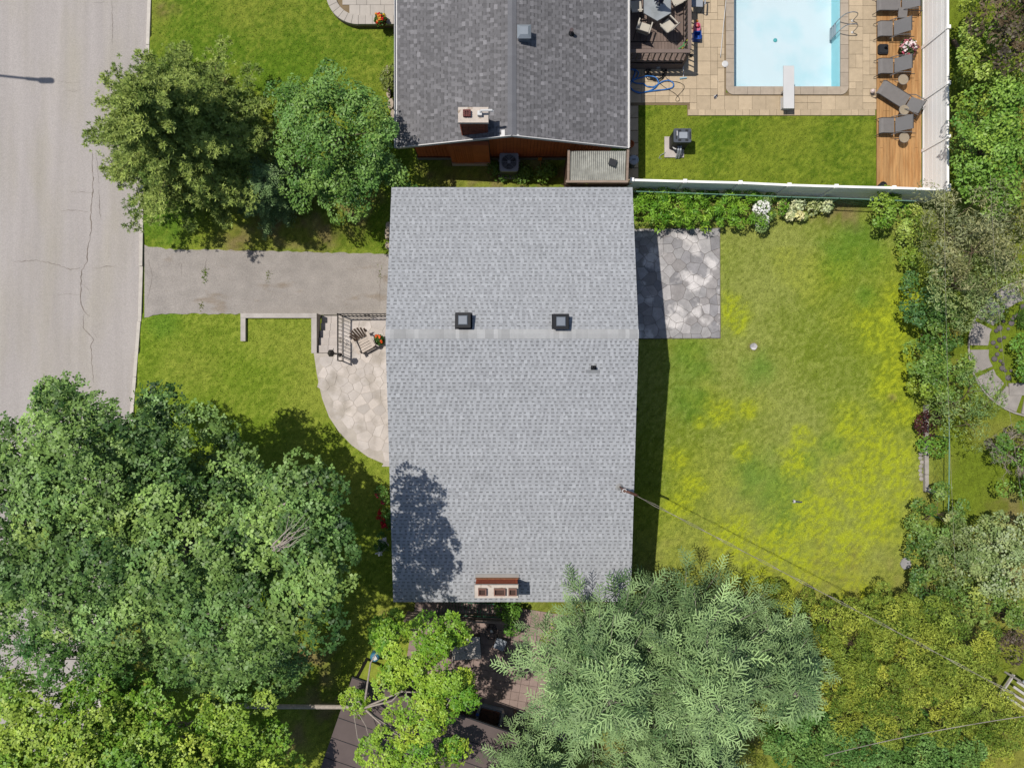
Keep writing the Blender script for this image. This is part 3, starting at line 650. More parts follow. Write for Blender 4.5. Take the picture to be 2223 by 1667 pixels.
q.add([(xx_, yy_, zz_) for yy_ in (0, .305) for xx_, zz_ in ((-dn, -dn * .306 + .012), (0, .02), (dn, -dn * .306 + .012), (-dn, -dn * .306 - .006), (dn, -dn * .306 - .006))], [(1, 6, 5, 0), (2, 7, 6, 1), (0, 5, 8, 3), (4, 9, 7, 2), (3, 4, 2, 1, 0), (6, 7, 9, 8, 5)])
cm = q.mesh('ridge_cap')
while y < BY1 - .3: o = link('ridge_cap', cm, roofB, M_capB); o.location = (0, y, BR + .012 + .002 * R.random()); y += .3
for sx_ in (-1, 1):                                         # eave gutters and rake boards
    g = MB(); X_ = sx_ * (BX + .06); g.box((X_, (BY0 + BY1) / 2, BZ - .1), (.1, BY1 - BY0, .02)); g.box((X_ + sx_ * .05, (BY0 + BY1) / 2, BZ - .05), (.016, BY1 - BY0 - .01, .12)); g.box((X_ - sx_ * .05, (BY0 + BY1) / 2, BZ - .06), (.012, BY1 - BY0 - .02, .11)); g.build('gutter', M_metal_w, nh)
    ang = math.atan2(BR - BZ, BX); MB().box((sx_ * BX / 2, BY0 - .013, (BR + BZ) / 2 - .06), (LB, .02, .17), M=Matrix.Rotation(sx_ * ang, 3, 'Y')).build('rake_board', M_metal_w, nh)
# roof furniture
c = P(1138, 66, 4.35); zr = BR - abs(c.x) * (BR - BZ) / BX; rv_ = MB().box((c.x, c.y, zr + .16), (.44, .44, .42)).build('roof_vent', M_greyplastic, nh); MB().box((c.x, c.y, zr + .43), (.52, .52, .1), taper=.55).build('hood', mat('vent_hood', C(150, 158, 166), rough=.35, var=.05, spec=.5), rv_)
c = P(1241, 66, 3.6); zr = BR - abs(c.x) * (BR - BZ) / BX; pv = MB().lathe([(.05, -.05), (.05, .28), (.075, .28), (.075, .34), (.02, .34)], (c.x, c.y, zr), 10).build('plumbing_vent', mat('vent_pipe', C(96, 84, 84), var=.1), nh); MB().lathe([(.14, -.03), (.1, .05), (.06, .08)], (c.x, c.y, zr), 10).build('flashing', M_black, pv)
# brick chimney on the gable
ch = link('chimney', None, nh); bx0, bx1, by0_, by1_ = -1.94, -.9, 9.6, 10.12
MB().box(((bx0 + bx1) / 2, (by0_ + by1_) / 2, 2.35), (bx1 - bx0 - .03, by1_ - by0_ - .03, 4.7)).build('core', mat('dark_mortar', C(110, 90, 80), var=.1), ch)
M_brick2 = mat('brown_brick', C(150, 84, 62), rough=.9, var=.2, vs=9, rnd=.16); zc = 3.25; r_ = 0
chm = MB().box((0, 0, 0), (.197, .1, .062)).mesh('brick')
while zc < 4.62:
    for s_ in range(6):
        xx = bx0 + .1 + s_ * .207 - (.1035 if r_ % 2 else 0)
        if bx0 - .02 < xx - .09 and xx + .09 < bx1 + .06:
            o = link('brick', chm, ch, M_brick2); o.location = (xx, by0_ + .04, zc + .035)
    zc += .073; r_ += 1
MB().box(((bx0 + bx1) / 2, (by0_ + by1_) / 2, 4.76), (bx1 - bx0 + .1, by1_ - by0_ + .06, .12), taper=.97).build('crown', M_capw, ch)
fl = MB(); fx, fy = -1.65, 9.89
for (dx_, dy_, sx_, sy_) in ((0, .1, .28, .04), (0, -.1, .28, .04), (-.12, 0, .04, .16), (.12, 0, .04, .16)): fl.box((fx + dx_, fy + dy_, 4.88), (sx_, sy_, .14))
fl.build('flue', mat('red_flue', C(120, 60, 56), var=.1), ch); MB().box((fx, fy, 4.84), (.2, .16, .02)).build('flue_lining', mat('flue_dark2', C(40, 26, 26), var=.1), ch)  # near-black plate fills the flue opening under the grate
gb = MB()
for k in range(3): gb.box((fx - .08 + .08 * k, fy, 4.96), (.016, .26, .016)); gb.box((fx, fy - .07 + .07 * k, 4.975), (.28, .016, .016))
gb.build('flue_grate', mat('grate', C(150, 96, 90), var=.1), ch)
MB().box((-1.18, fy - .02, 4.9), (.16, .16, .18)).tube([(-1.18, fy, 4.94), (-1.13, fy + .04, 5.05), (-.73, fy + .05, 5.05), (-.69, fy + .03, 5.0)], .045, 7).build('vent_pipe', M_whiteplastic, ch)
MB().box((-1.75, 9.62, 1.42), (1.62, .3, 2.5)).build('chimney_breast', M_redwood, ch); MB().box((-1.75, 9.62, .1), (1.66, .33, .34)).build('chimney_footing', M_capw, ch); MB().box((-1.75, 9.62, .42), (1.68, .34, .05)).build('trim', mat('pale_trim', C(190, 150, 130), var=.1), ch)
for k in range(9): MB().box((-2.38 + .09 * k, 9.462, 1.5), (.06, .02, 2.2)).build('siding_board', M_redwood, ch)
# ------------------------------------------------------------------ air conditioner, shelter, bin beside the neighbouring house
M_acg = mat('ac_grey', C(176, 182, 190), rough=.5, var=.05); M_acd = mat('ac_dark', C(88, 94, 104), rough=.6, var=.08); M_dark = mat('dark_plastic', C(44, 46, 50), rough=.55, var=.06)
def rbox(mb, c, sx, sy, z0, z1, r, n=4, col=(1, 1, 1)):
    pts = []
    for qx, qy, a0 in ((1, 1, 0), (-1, 1, 90), (-1, -1, 180), (1, -1, 270)):
        for k in range(n + 1): a = math.radians(a0 + 90 * k / n); pts.append((c[0] + qx * (sx / 2 - r) + r * math.cos(a), c[1] + qy * (sy / 2 - r) + r * math.sin(a)))
    return mb.prism(pts, z0, z1, col)
c = P(1105, 352, .9); ac = thing('air_conditioner', 'grey outdoor air conditioner with round fan beside the red brown gable', 'air conditioner', (c.x, c.y, 0))
rbox(MB(), (0, 0), .78, .78, .04, .84, .1).build('cabinet', M_acd, ac); rbox(MB(), (0, 0), .8, .8, .84, .9, .11).build('top_frame', M_acg, ac)
MB().lathe([(.31, .9), (.31, .915), (.02, .905)], (0, 0, 0), 24).build('fan_well', M_acd, ac)
g = MB()
for rr in (.1, .16, .22, .28, .33): g.tube([(rr * math.cos(t), rr * math.sin(t), .935) for t in [6.283 * i / 20 for i in range(20)]], .006, 4, closed=True)
for k in range(8): a = 6.283 * k / 8; g.tube([(.05 * math.cos(a), .05 * math.sin(a), .935), (.35 * math.cos(a), .35 * math.sin(a), .92)], .006, 4)
g.build('fan_grille', M_acg, ac); MB().lathe([(.07, .92), (.07, .945), (.02, .955)], (0, 0, 0), 12).build('fan_hub', M_acg, ac)
f = MB()
for k in range(3): a = 6.283 * k / 3 + .4; f.box((.17 * math.cos(a), .17 * math.sin(a), .915), (.26, .13, .006), rz=a)
f.build('fan_blades', M_dark, ac); MB().box((0, 0, .02), (.95, .95, .04)).build('pad', M_conc, ac)
# corrugated shelter
M_wood_g = mat('weathered_wood', C(168, 148, 132), rough=.9, var=.15, vs=3, stretch=(1, 6, 1), rnd=.08); M_wood_d = mat('brown_stain_wood', C(112, 84, 70), rough=.85, var=.15, vs=3, rnd=.08)
M_corr = mat('corrugated_plastic', C(232, 232, 222), rough=.5, var=.22, vs=2.5, spec=.3, transl=.3, fine=.1, fs=9)
sh = thing('lean_to_shelter', 'lean to shelter with dirty corrugated plastic roof against the neighbouring house', 'shelter', (3.4, 8.7, 0))
xa, xb, ya, yb, zf, zb = -1.1, 1.15, -.55, .55, 2.35, 2.62
nC = 56; vs = []
for i in range(nC + 1):
    x_ = xa + (xb - xa) * i / nC; dz = .028 * (1 if i % 2 else -1); vs += [(x_, ya, zf + dz), (x_, yb, zb + dz)]
MB().add(vs, [(2 * i, 2 * i + 2, 2 * i + 3, 2 * i + 1) for i in range(nC)]).build('corrugated_roof', M_corr, sh)
for x_ in (xa - .05, xb + .05): MB().box((x_, 0, (zf + zb) / 2 + .05), (.09, yb - ya + .1, .1), M=Matrix.Rotation(math.atan2(zb - zf, yb - ya), 3, 'X')).build('side_beam', M_wood_g, sh); MB().box((x_, ya + .05, 1.12), (.1, .1, 2.24)).build('post', M_wood_g, sh)
MB().box((0, ya - .06, zf + .04), (xb - xa + .24, .09, .12)).build('front_beam', M_wood_g, sh); MB().box((0, ya - .06, 1.0), (xb - xa + .24, .08, .1)).build('rail', M_wood_g, sh)
la = MB()
for k in range(30): la.box((xa + .04 + k * .075, ya - .055, 1.6), (.02, .016, 1.25), M=Matrix.Rotation(.6, 3, 'Y')).box((xa + .04 + k * .075, ya - .075, 1.6), (.02, .016, 1.25), M=Matrix.Rotation(-.6, 3, 'Y'))
la.build('lattice', M_wood_d, sh)
for k in range(16): MB().box((xa + .07 + k * .14, ya - .06, .5), (.13, .03, .95)).build('plank', M_wood_d, sh)
for k in range(8): MB().box((xa - .04, ya + .16 + k * .14, 1.1), (.03, .13, 2.1)).build('plank', M_wood_d, sh)
MB().box((.6, .1, 2.62), (.3, .26, .04), rz=-.35).build('roof_tile', M_dark, sh)
c = P(1376, 347, .8); tb = thing('dustbin', 'round grey plastic dustbin between the shelter and the pool lawn', 'bin', (c.x, c.y, 0))
MB().lathe([(.16, 0), (.19, .74)], n=20).build('body', M_acd, tb); MB().lathe([(.21, .74), (.21, .78), (.17, .81), (.02, .83)], n=20).build('lid', M_acg, tb); MB().box((0, 0, .85), (.14, .03, .03)).build('handle', M_acd, tb)
c = P(1370, 310, .5); fp = thing('terracotta_planter', 'small orange terracotta planter by the neighbouring house corner', 'planter', (c.x, c.y, 0)); MB().lathe([(.1, 0), (.15, .28), (.17, .3), (.17, .36), (.13, .36), (.12, .3)], n=16).build('pot', mat('terracotta', C(196, 110, 60), var=.1), fp)
c = P(1364, 243, .05); MBs = MB().box((0, 0, .03), (.42, .42, .05), rz=.75); o = tag(MBs.build('paving_slab', M_paver), 'loose square slab laid on the path under the eaves', 'slab'); o.location = (c.x, c.y, .055)
c = P(1172, 346, .2); hb = thing('garden_hose_reel', 'small orange hose box with pipe by the red brown wall', 'hose', (c.x, 9.62, 0)); MB().box((0, 0, .42), (.16, .1, .12)).build('box', mat('orange', C(220, 130, 40), var=.05), hb); MB().tube([(0, -.03, .38), (.04, -.2, .2), (.02, -.4, .03), (.2, -.5, .02)], .018, 6).build('pipe', mat('amber', C(190, 150, 90), var=.05), hb)

# pool heater on its pad
c = P(1461, 323); ph = thing('pool_heater', 'grey pool heater on a concrete pad in the fenced lawn', 'heater', (c.x, c.y, 0))
MB().box((.04, .05, .03), (.84, .9, .07)).build('pad', M_conc, ph); rbox(MB(), (.17, .22), .7, .56, .07, .93, .05).build('cabinet', M_dark, ph); rbox(MB(), (.17, .22), .74, .58, .93, 1.02, .06).build('lid', M_acd, ph)
g = MB()
for sx_ in (-1, 1):
    for sy_ in (-1, 1): g.box((.2 + .15 * sx_, .22 + .2 * sy_, 1.025), (.12, .08, .02)); 
    g.box((.2 + .29 * sx_, .22, 1.025), (.05, .3, .02))
g.build('vent_slot', M_dark, ph); rbox(MB(), (.2, .22), .34, .26, 1.02, 1.05, .03).build('raised_panel', M_acg, ph)
MB().box((-.06, .3, 1.03), (.035, .2, .02)).build('label_plate', M_whiteplastic, ph)
for dx_ in (.12, .22): MB().tube([(dx_, -.06, .5), (dx_, -.22, .48), (dx_ + .02, -.3, .34), (dx_ + .01, -.42, .05)], .045, 8).build('pipe', M_acg, ph)
MB().tube([(-.1, -.05, .4), (-.04, -.14, .42), (.05, -.16, .42)], .03, 7).build('pipe', M_whiteplastic, ph); MB().tube([(-.35, -.2, .1), (-.55, -.3, .02), (-.62, -.42, .012), (-.5, -.44, .012)], .014, 5).build('conduit', M_acg, ph)

# ------------------------------------------------------------------ vinyl fence
M_vinyl = mat('white_vinyl', (.74, .72, .69), rough=.5, var=.03, vs=1, rnd=.025)
FH = 1.85
def vinyl(name, label, posts, boards=5):
    t = thing(name, label, 'fence', posts[0]); o0_ = Vector(posts[0])
    for i, p in enumerate(posts):
        q = Vector(p) - o0_
        po = MB().box((q.x, q.y, (FH + .04) / 2), (.13, .13, FH + .04)).build('post', M_vinyl, t); MB().box((q.x, q.y, FH + .065), (.17, .17, .05), taper=.8).build('post_cap', M_vinyl, po)
    for a, b in zip(posts, posts[1:]):
        a, b = Vector(a) - o0_, Vector(b) - o0_; d = b - a; L = d.length - .14; rz = math.atan2(d.y, d.x); m_ = (a + b) / 2
        MB().box((m_.x, m_.y, FH - .05), (L, .09, .1), rz=rz).build('rail', M_vinyl, t); MB().box((m_.x, m_.y, .12), (L, .06, .1), rz=rz).build('rail', M_vinyl, t)
        hh = (FH - .28) / boards
        for k in range(boards): MB().box((m_.x, m_.y, .178 + hh * (k + .5)), (L, .03, hh - .014), rz=rz).build('board', M_vinyl, t)
    return t
pS = [(*P(a, b, FH)[:2], 0) for a, b in ((1372, 391), (1487, 394), (1607, 397), (1713, 402), (1815, 405), (1940, 408), (2058, 412))]
vinyl('vinyl_fence', 'white vinyl privacy fence between the pool yard and the back lawn', pS)
pE = [(pS[-1][0], pS[-1][1] + .14, 0)] + [(*P(2058, b, FH)[:2], 0) for b in (297, 181, 60, -60, -180)]
vinyl('vinyl_fence', 'white vinyl privacy fence behind the wooden sun deck', pE)
# green chain link fences
M_green = mat('green_wire', C(128, 172, 150), rough=.5, var=.06); M_gmesh = mat('green_mesh', C(60, 110, 84), rough=.6, var=.06)
def chain(label, pts, H=1.2, skip=()):
    t = thing('chain_link_fence', label, 'fence', pts[0]); o0_ = Vector(pts[0]); rel = [Vector(p) - o0_ for p in pts]
    MB().tube([(p.x, p.y, H) for p in rel], .02, 6).build('top_rail', M_green, t)
    for p in rel: MB().tube([(p.x, p.y, -.05), (p.x, p.y, H + .03)], .025, 6).build('post', M_gmesh, t)
    g = MB()
    for a, b in zip(rel, rel[1:]):
        d = b - a; L = d.length; d.normalize(); k = -H
        while k < L:
            for s_ in (0, 1):
                u0, u1 = k, k + H; z0_, z1_ = (.03, H) if s_ == 0 else (H, .03)
                if u0 < 0: z0_ += (z1_ - z0_) * (-u0 / H); u0 = 0
                if u1 > L: z1_ = z0_ + (z1_ - z0_) * ((L - u0) / max(u1 - u0, 1e-5)); u1 = L
                pa, pb = a + d * u0, a + d * u1; g.tube([(pa.x, pa.y, z0_), (pb.x, pb.y, z1_)], .003, 3)
            k += .4
    g.build('wire_mesh', M_gmesh, t)
chain('green chain link fence running along the white vinyl fence', [(*P(a, b, 1.2)[:2], 0) for a, b in ((1272, 412), (1420, 417), (1560, 422), (1718, 428), (1822, 431), (1990, 437))])
chain('green chain link fence between the back lawn and the stone circle garden', [(*P(a, b, 1.2)[:2], 0) for a, b in ((2042, 640), (2044, 692), (2056, 790), (2060, 900), (2061, 950), (2060, 1078), (2058, 1130))])
M_gcurb = mat('garden_curb', C(186, 178, 168), var=.15, vs=4, fine=.1)
gc = thing('stone_edging', 'pale stone edging along the far side of the back lawn', 'edging', P(2007, 970))
yy = 878
for i, L in enumerate((30, 34, 45, 42, 38)): MB().box((P(2008 - (.02 * i), 0).x - gc.location.x, P(0, yy + L / 2).y - gc.location.y, .06), (.17, L / 50 - .02, .18), rz=.01).build('stone', M_gcurb, gc); yy += L
for i in range(7): MB().lathe([(.09, -.02), (.1, .04), (.05, .08)], (P(1999, 0).x - gc.location.x + random.uniform(-.05, .05), P(0, 985 + 9 * i).y - gc.location.y, 0), 7).build('stone', M_gcurb, gc)

# ------------------------------------------------------------------ raised brown deck with table
M_deckb = mat('brown_deck_board', C(136, 118, 108), rough=.8, var=.08, vs=3, rnd=.08); M_rail = mat('brown_rail', C(138, 120, 110), rough=.75, var=.06)
DZ = .65; dx0, dx1, dy0, dy1 = 4.62, 7.33, 13.67, 19.2
dk = thing('raised_deck', 'raised brown timber deck with railing beside the pool paving', 'deck', ((dx0 + dx1) / 2, dy0, 0)); ox, oy = dk.location.x, dk.location.y
x_ = dx0 + .07
while x_ < dx1: MB().box((x_ - ox, (14.55 + dy1) / 2 - oy, DZ - .02), (.13, dy1 - 14.55 - .01, .04)).build('board', M_deckb, dk); x_ += .14
y_ = dy0 + .07
while y_ < 14.5: MB().box((dx0 + .65 - ox, y_ - oy, DZ - .02), (1.3, .13, .04)).build('board', M_deckb, dk); y_ += .14
x_ = dx0 + 1.38
while x_ < dx1: MB().box((x_ - ox, (dy0 + 14.54) / 2 - oy, DZ - .02), (.13, 14.54 - dy0 - .01, .04)).build('board', M_deckb, dk); x_ += .14
MB().box((0, (dy0 + dy1) / 2 - oy, DZ - .14), (dx1 - dx0 - .1, dy1 - dy0 - .1, .18)).build('joists', M_dark, dk)
MB().box((0, -.02, DZ / 2 - .05), (dx1 - dx0, .03, DZ - .1)).build('skirt', M_deckb, dk); MB().box((dx1 - ox + .02, (dy1 - dy0) / 2, DZ / 2 - .05), (.03, dy1 - dy0, DZ - .1)).build('skirt', M_deckb, dk)
RZT = 1.6
MB().box((.12, .02, RZT), (dx1 - dx0 - .25, .15, .05)).build('handrail', M_rail, dk); MB().box((dx1 - ox - .02, (dy1 - dy0) / 2 + .1, RZT + .003), (.15, dy1 - dy0, .05)).build('handrail', M_rail, dk)
MB().box((0, .02, DZ + .12), (dx1 - dx0, .05, .08)).build('lower_rail', M_rail, dk); MB().box((dx1 - ox - .02, (dy1 - dy0) / 2 + .1, DZ + .12), (.05, dy1 - dy0, .08)).build('lower_rail', M_rail, dk)
x_ = dx0 + .15
while x_ < dx1 - .05: MB().box((x_ - ox, .02, (DZ + RZT) / 2), (.045, .045, RZT - DZ - .06)).build('baluster', M_rail, dk); x_ += .235
y_ = .3
while y_ < dy1 - dy0: MB().box((dx1 - ox - .02, y_, (DZ + RZT) / 2), (.045, .045, RZT - DZ - .06)).build('baluster', M_rail, dk); y_ += .235
for q in ((dx1 - ox - .02, .02), (dx1 - ox - .02, 2.4), (dx1 - ox - .02, 4.8)): MB().box((q[0], q[1], (RZT - .03) / 2), (.1, .1, RZT - .03)).build('post', M_rail, dk)
M_cream = mat('cream_sling', C(214, 206, 190), rough=.85, var=.06); M_frame = mat('dark_tube_frame', C(74, 72, 72), rough=.45, var=.05, spec=.4); M_glass = mat('frosted_glass', C(190, 196, 198), rough=.15, var=.15, vs=2, spec=.6, alpha=.72)
def patio_chair(label, px, py, rz, z=DZ, fabric=M_cream):
    c = P(px, py, z + .45); t = thing('patio_chair', label, 'chair', (c.x, c.y, z), rz, 'sling chairs around the glass table')
    MB().box((0, 0, .42), (.46, .48, .025)).build('seat', fabric, t); MB().box((-.27, 0, .68), (.025, .46, .5), M=Matrix.Rotation(-.3, 3, 'Y')).build('backrest', fabric, t)
    for s_ in (-1, 1):
        MB().tube([(.25, .26 * s_, 0), (.27, .26 * s_, .6), (-.26, .27 * s_, .64), (-.22, .26 * s_, .4), (-.34, .26 * s_, 0)], .016, 6).build('side_frame', M_frame, t); MB().box((.0, .275 * s_, .655), (.5, .05, .02)).build('armrest', fabric, t)
    MB().tube([(-.2, -.25, .42), (-.36, -.25, .92), (-.36, .25, .92), (-.2, .25, .42)], .016, 6).build('back_frame', M_frame, t); return t
patio_chair('cream sling chair turned towards the table from the house wall corner', 1397, 62, 1.25); patio_chair('cream sling chair pulled out towards the toys on the railing', 1450, 57, 2.35)
patio_chair('cream sling chair half under the neighbouring eaves', 1381, 14, .1); patio_chair('cream sling chair in front of the deck railing above the table', 1470, -2, 3.6); patio_chair('grey sling chair standing on the pavers against the deck railing', 1514, 3, -1.6, .05, M_acg)
c = P(1427, 12, DZ + .72); tb = thing('patio_table', 'hexagonal frosted glass table with a closed blue parasol', 'table', (c.x, c.y, DZ)); hexp = [(.66 * math.cos(math.radians(60 * k + 30)), .66 * math.sin(math.radians(60 * k + 30))) for k in range(6)]
MB().prism(hexp, .70, .712).build('glass_top', M_glass, tb); MB().tube([(*p, .705) for p in hexp], .02, 6, closed=True).build('rim', M_frame, tb)
for k in range(6): MB().tube([(hexp[k][0] * .93, hexp[k][1] * .93, .69), (hexp[k][0] * .75, hexp[k][1] * .75, 0)], .018, 6).build('leg', M_frame, tb)
pa = thing('closed_parasol', 'closed navy blue parasol standing through the glass table', 'parasol', (c.x, c.y, DZ)); MB().tube([(0, 0, 0), (0, 0, 2.3)], .02, 8).build('pole', M_frame, pa)
M_navy = mat('navy_fabric', C(44, 50, 78), rough=.8, var=.12, vs=6)
for k in range(8):
    a = 6.283 * k / 8; u = Vector((math.cos(a), math.sin(a), 0)); s_ = Vector((-u.y, u.x, 0)); MB().add([u * .03 + Vector((0, 0, 2.25)), u * .1 - s_ * .03 + Vector((0, 0, 1.5)), u * .2 - s_ * .02 + Vector((0, 0, 1.05)), u * .2 + s_ * .04 + Vector((0, 0, 1.05)), u * .1 + s_ * .06 + Vector((0, 0, 1.5)), u * .02 + Vector((0, 0, 1.1))], [(0, 1, 2, 3, 4), (0, 4, 3, 5), (0, 5, 2, 1)]).build('canopy_fold', M_navy, pa)
# toys by the railing
def col_mat(n_, *c_): return mat(n_, C(*c_), rough=.4, var=.05, spec=.4)
M_blue, M_red, M_lime, M_yel, M_pink, M_orange = col_mat('toy_blue', 30, 90, 190), col_mat('toy_red', 210, 60, 70), col_mat('toy_green', 90, 190, 100), col_mat('toy_yellow', 230, 210, 80), col_mat('toy_pink', 225, 120, 150), col_mat('toy_orange', 230, 140, 60)
c = P(1512, 72, .15); ty = thing('toy_wagon', 'blue and pink plastic toy tub on the pavers against the deck', 'toy', (c.x, c.y, .05))
bq = MB()
for (ax, ay, sx_, sy_) in ((0, -.33, .3, .03), (0, -.02, .3, .03), (-.15, -.17, .03, .34), (.15, -.17, .03, .34)): bq.box((ax, ay, .14), (sx_, sy_, .28))
bq.box((0, -.17, .015), (.3, .3, .03)); bq.build('blue_tub', M_blue, ty); rbox(MB(), (0, .2), .28, .36, 0, .24, .1).build('pink_body', M_pink, ty); MB().lathe([(.09, .24), (.08, .34), (.02, .36)], (0, .22, 0), 12).build('red_cap', M_red, ty); MB().lathe([(.05, 0), (.06, .2), (.02, .26)], (0, .46, 0), 10).build('orange_knob', M_orange, ty)
for k, (px, py, mm, lab) in enumerate(((1484, 98, M_lime, 'green plastic racket leaning in the deck corner'), (1490, 95, M_yel, 'yellow plastic racket leaning in the deck corner'))):
    c = P(px, py, DZ + .2); t = thing('toy_racket', lab, 'toy', (c.x, c.y, DZ), .5 + .25 * k); MB().tube([(.12 + .1 * math.cos(a), .08 * math.sin(a), .2 + .06 * math.cos(a)) for a in [6.283 * i / 10 for i in range(10)]], .018, 5, closed=True).build('frame', mm, t); MB().tube([(.02, 0, .14), (-.2, 0, .02)], .018, 5).build('handle', mm, t)
c = P(1501, 117, 1.0); t = thing('wall_lamp', 'small black lamp on the deck corner post', 'lamp', (dx1 + .1, dy0 - .02, 1.2)); MB().box((-.02, 0, .1), (.06, .08, .1)).build('bracket', M_dark, t); MB().lathe([(.05, 0), (.06, .15), (.03, .22)], (.04, 0, 0), 8).build('lantern', M_dark, t)
# hoses and pool tools
M_hose = mat('blue_hose', C(54, 128, 206), rough=.4, var=.08, spec=.5); M_cable = mat('black_cable', C(38, 36, 36), rough=.5, var=.05)
def coil(name, label, cat, px_pts, r, m_, z=.055):
    pts = smooth_path([P(a, b) for a, b in px_pts], 7); c0 = Vector((pts[0].x, pts[0].y, 0)); b = MB(); b.tube([(p.x - c0.x, p.y - c0.y, z + r + .012 * math.sin(i * .9)) for i, p in enumerate(pts)], r, 7)
    o = tag(b.build(name, m_, None, True), label, cat); o.location = c0; return o
coil('pool_hose', 'blue vacuum hose lying in loops on the pavers', 'hose', [(1371, 145), (1376, 152), (1385, 160), (1380, 172), (1366, 178), (1360, 165), (1368, 153), (1378, 158), (1372, 175), (1367, 190), (1378, 200), (1396, 203), (1416, 196), (1428, 184), (1424, 172), (1408, 167), (1390, 171), (1373, 177), (1380, 183), (1395, 184), (1405, 190), (1420, 190), (1434, 181), (1448, 177), (1459, 181), (1461, 189), (1452, 195), (1430, 198), (1405, 201), (1385, 204), (1370, 196)], .03, M_hose)
coil('power_cable', 'thin black cable trailing over the pavers from the tangle', 'cable', [(1408, 165), (1425, 178), (1445, 193), (1460, 202), (1472, 212), (1474, 220), (1467, 221), (1468, 213), (1480, 200), (1485, 190), (1476, 182), (1452, 176), (1444, 168)], .011, M_cable)
tg = []
for i in range(60): a = i * 1.15; rr = 9 + 11 * abs(math.sin(i * .77)); tg.append((1424 + rr * 1.2 * math.cos(a) + random.uniform(-4, 4), 158 + rr * math.sin(a) + random.uniform(-3, 3)))
coil('cable_tangle', 'tangled heap of black cable at the foot of the deck', 'cable', tg, .011, M_cable)
c = P(1432, 146); t = thing('pool_robot', 'grey pool cleaning robot on the heap of cable', 'pool cleaner', (c.x, c.y, .09), .15); rbox(MB(), (0, 0), .4, .22, 0, .2, .06).build('body', M_acg, t); MB().tube([(-.15, 0, .2), (-.1, 0, .28), (.1, 0, .28), (.15, 0, .2)], .015, 6).build('handle', M_acd, t)
c = P(1482, 172); t = thing('pool_brush', 'pale blue pool brush head with handle beside the deck', 'brush', (c.x, c.y, .05), .12); MB().box((0, 0, .04), (.3, .05, .05)).build('brush_head', col_mat('pale_blue', 170, 210, 225), t); MB().tube([(0, 0, .06), (.03, .25, .1), (.02, .5, .2)], .02, 6).build('handle', M_whiteplastic, t)
c = P(1570, 60); t = thing('pool_pole', 'long white pole lying on the pavers beside the pool', 'pole', (0, 0, 0)); a, b = P(1579, -40), P(1563, 122); MB().tube([(a.x, a.y, .09), (b.x, b.y, .09)], .017, 6).build('shaft', M_whiteplastic, t); MB().tube([(b.x, b.y, .09), (b.x - .005, b.y - .09, .09)], .02, 6).build('grip', M_galv, t)
c = P(1573, 141); o = tag(MB().lathe([(.14, 0), (.14, .015), (.1, .03), (.02, .03)], n=20).build('skimmer_lid', M_whiteplastic), 'round white skimmer lid in the pool coping', 'lid'); o.location = (c.x, c.y, .062)
c = P(1552, 212); t = thing('bird_toy', 'small white and blue toy lying on the pavers below the pool', 'toy', (c.x, c.y, .05), .3); MB().box((0, 0, .04), (.1, .16, .07), taper=.6).build('body', M_whiteplastic, t); MB().box((0, 0, .085), (.2, .05, .02), rz=.5).build('band', M_navy, t)
# diving board, ladder
c = P(1712, 190, .5); db = thing('diving_board', 'white diving board reaching over the end of the pool', 'diving board', (c.x, c.y, 0)); MB().box((0, 0, .5), (.46, 1.82, .05)).build('board', M_whiteplastic, db)
MB().box((0, -.55, .24), (.36, .5, .47), taper=.9).build('stand', M_whiteplastic, db); MB().box((0, -.1, .26), (.34, .08, .42)).build('fulcrum', M_galv, db)
M_chrome = mat('chrome', C(210, 214, 218), rough=.2, var=.03, metal=.8)
c = P(1830, 60); ld = thing('pool_ladder', 'chrome pool ladder with two curved rails at the pool side', 'ladder', (POOL[2], c.y, 0))
for s_ in (-.25, .25): MB().tube(smooth_path([(-.12, s_, -.6), (-.12, s_, .2), (-.05, s_, .62), (.15, s_, .8), (.4, s_, .74), (.52, s_, .5), (.52, s_, .05)], 4), .02, 7).build('rail', M_chrome, ld); MB().lathe([(.06, .045), (.05, .08), (.02, .09)], (.52, s_, 0), 10).build('escutcheon', M_whiteplastic, ld)
for k in range(3): MB().box((-.12, 0, -.2 - .2 * k), (.09, .5, .03)).build('step', M_acg, ld)

# ------------------------------------------------------------------ wooden sun deck and loungers
M_deckw = mat('golden_deck_board', C(206, 158, 102), rough=.6, var=.16, vs=3.5, stretch=(5, .5, 1), rnd=.1, col2=C(182, 128, 72), c2=(.45, .7), s2=2.2, st2=(3, .35, 1), spec=.3)
SZD = .13; wd = thing('sun_deck', 'long golden brown wooden deck along the white vinyl fence', 'deck', (P(1950, 0).x, 8.1, 0)); xd0, xd1 = P(1900, 0).x, pE[0][0] - .1; nb = 14; bw = (xd1 - xd0) / nb
for i in range(nb):
    ys_ = [7.98, 19.5] if i in (0, nb - 1) else [7.98] + sorted(random.sample([10.2, 11.8, 13.1, 14.6, 15.9], 2)) + [19.5]
    for a, b in zip(ys_, ys_[1:]): MB().box((xd0 + bw * (i + .5) - wd.location.x, (a + b) / 2 - 8.1, SZD - .02), (bw - .008, b - a - .008, .04)).build('board', M_deckw, wd)
MB().box((0, 5.65, .045), (xd1 - xd0 - .02, 11.4, .09)).build('frame', M_wood_d, wd)
M_sling = mat('grey_sling', C(138, 133, 130), rough=.75, var=.06, vs=6, fine=.06); M_sling2 = mat('grey_back_sling', C(126, 124, 124), rough=.7, var=.05, fine=.05)
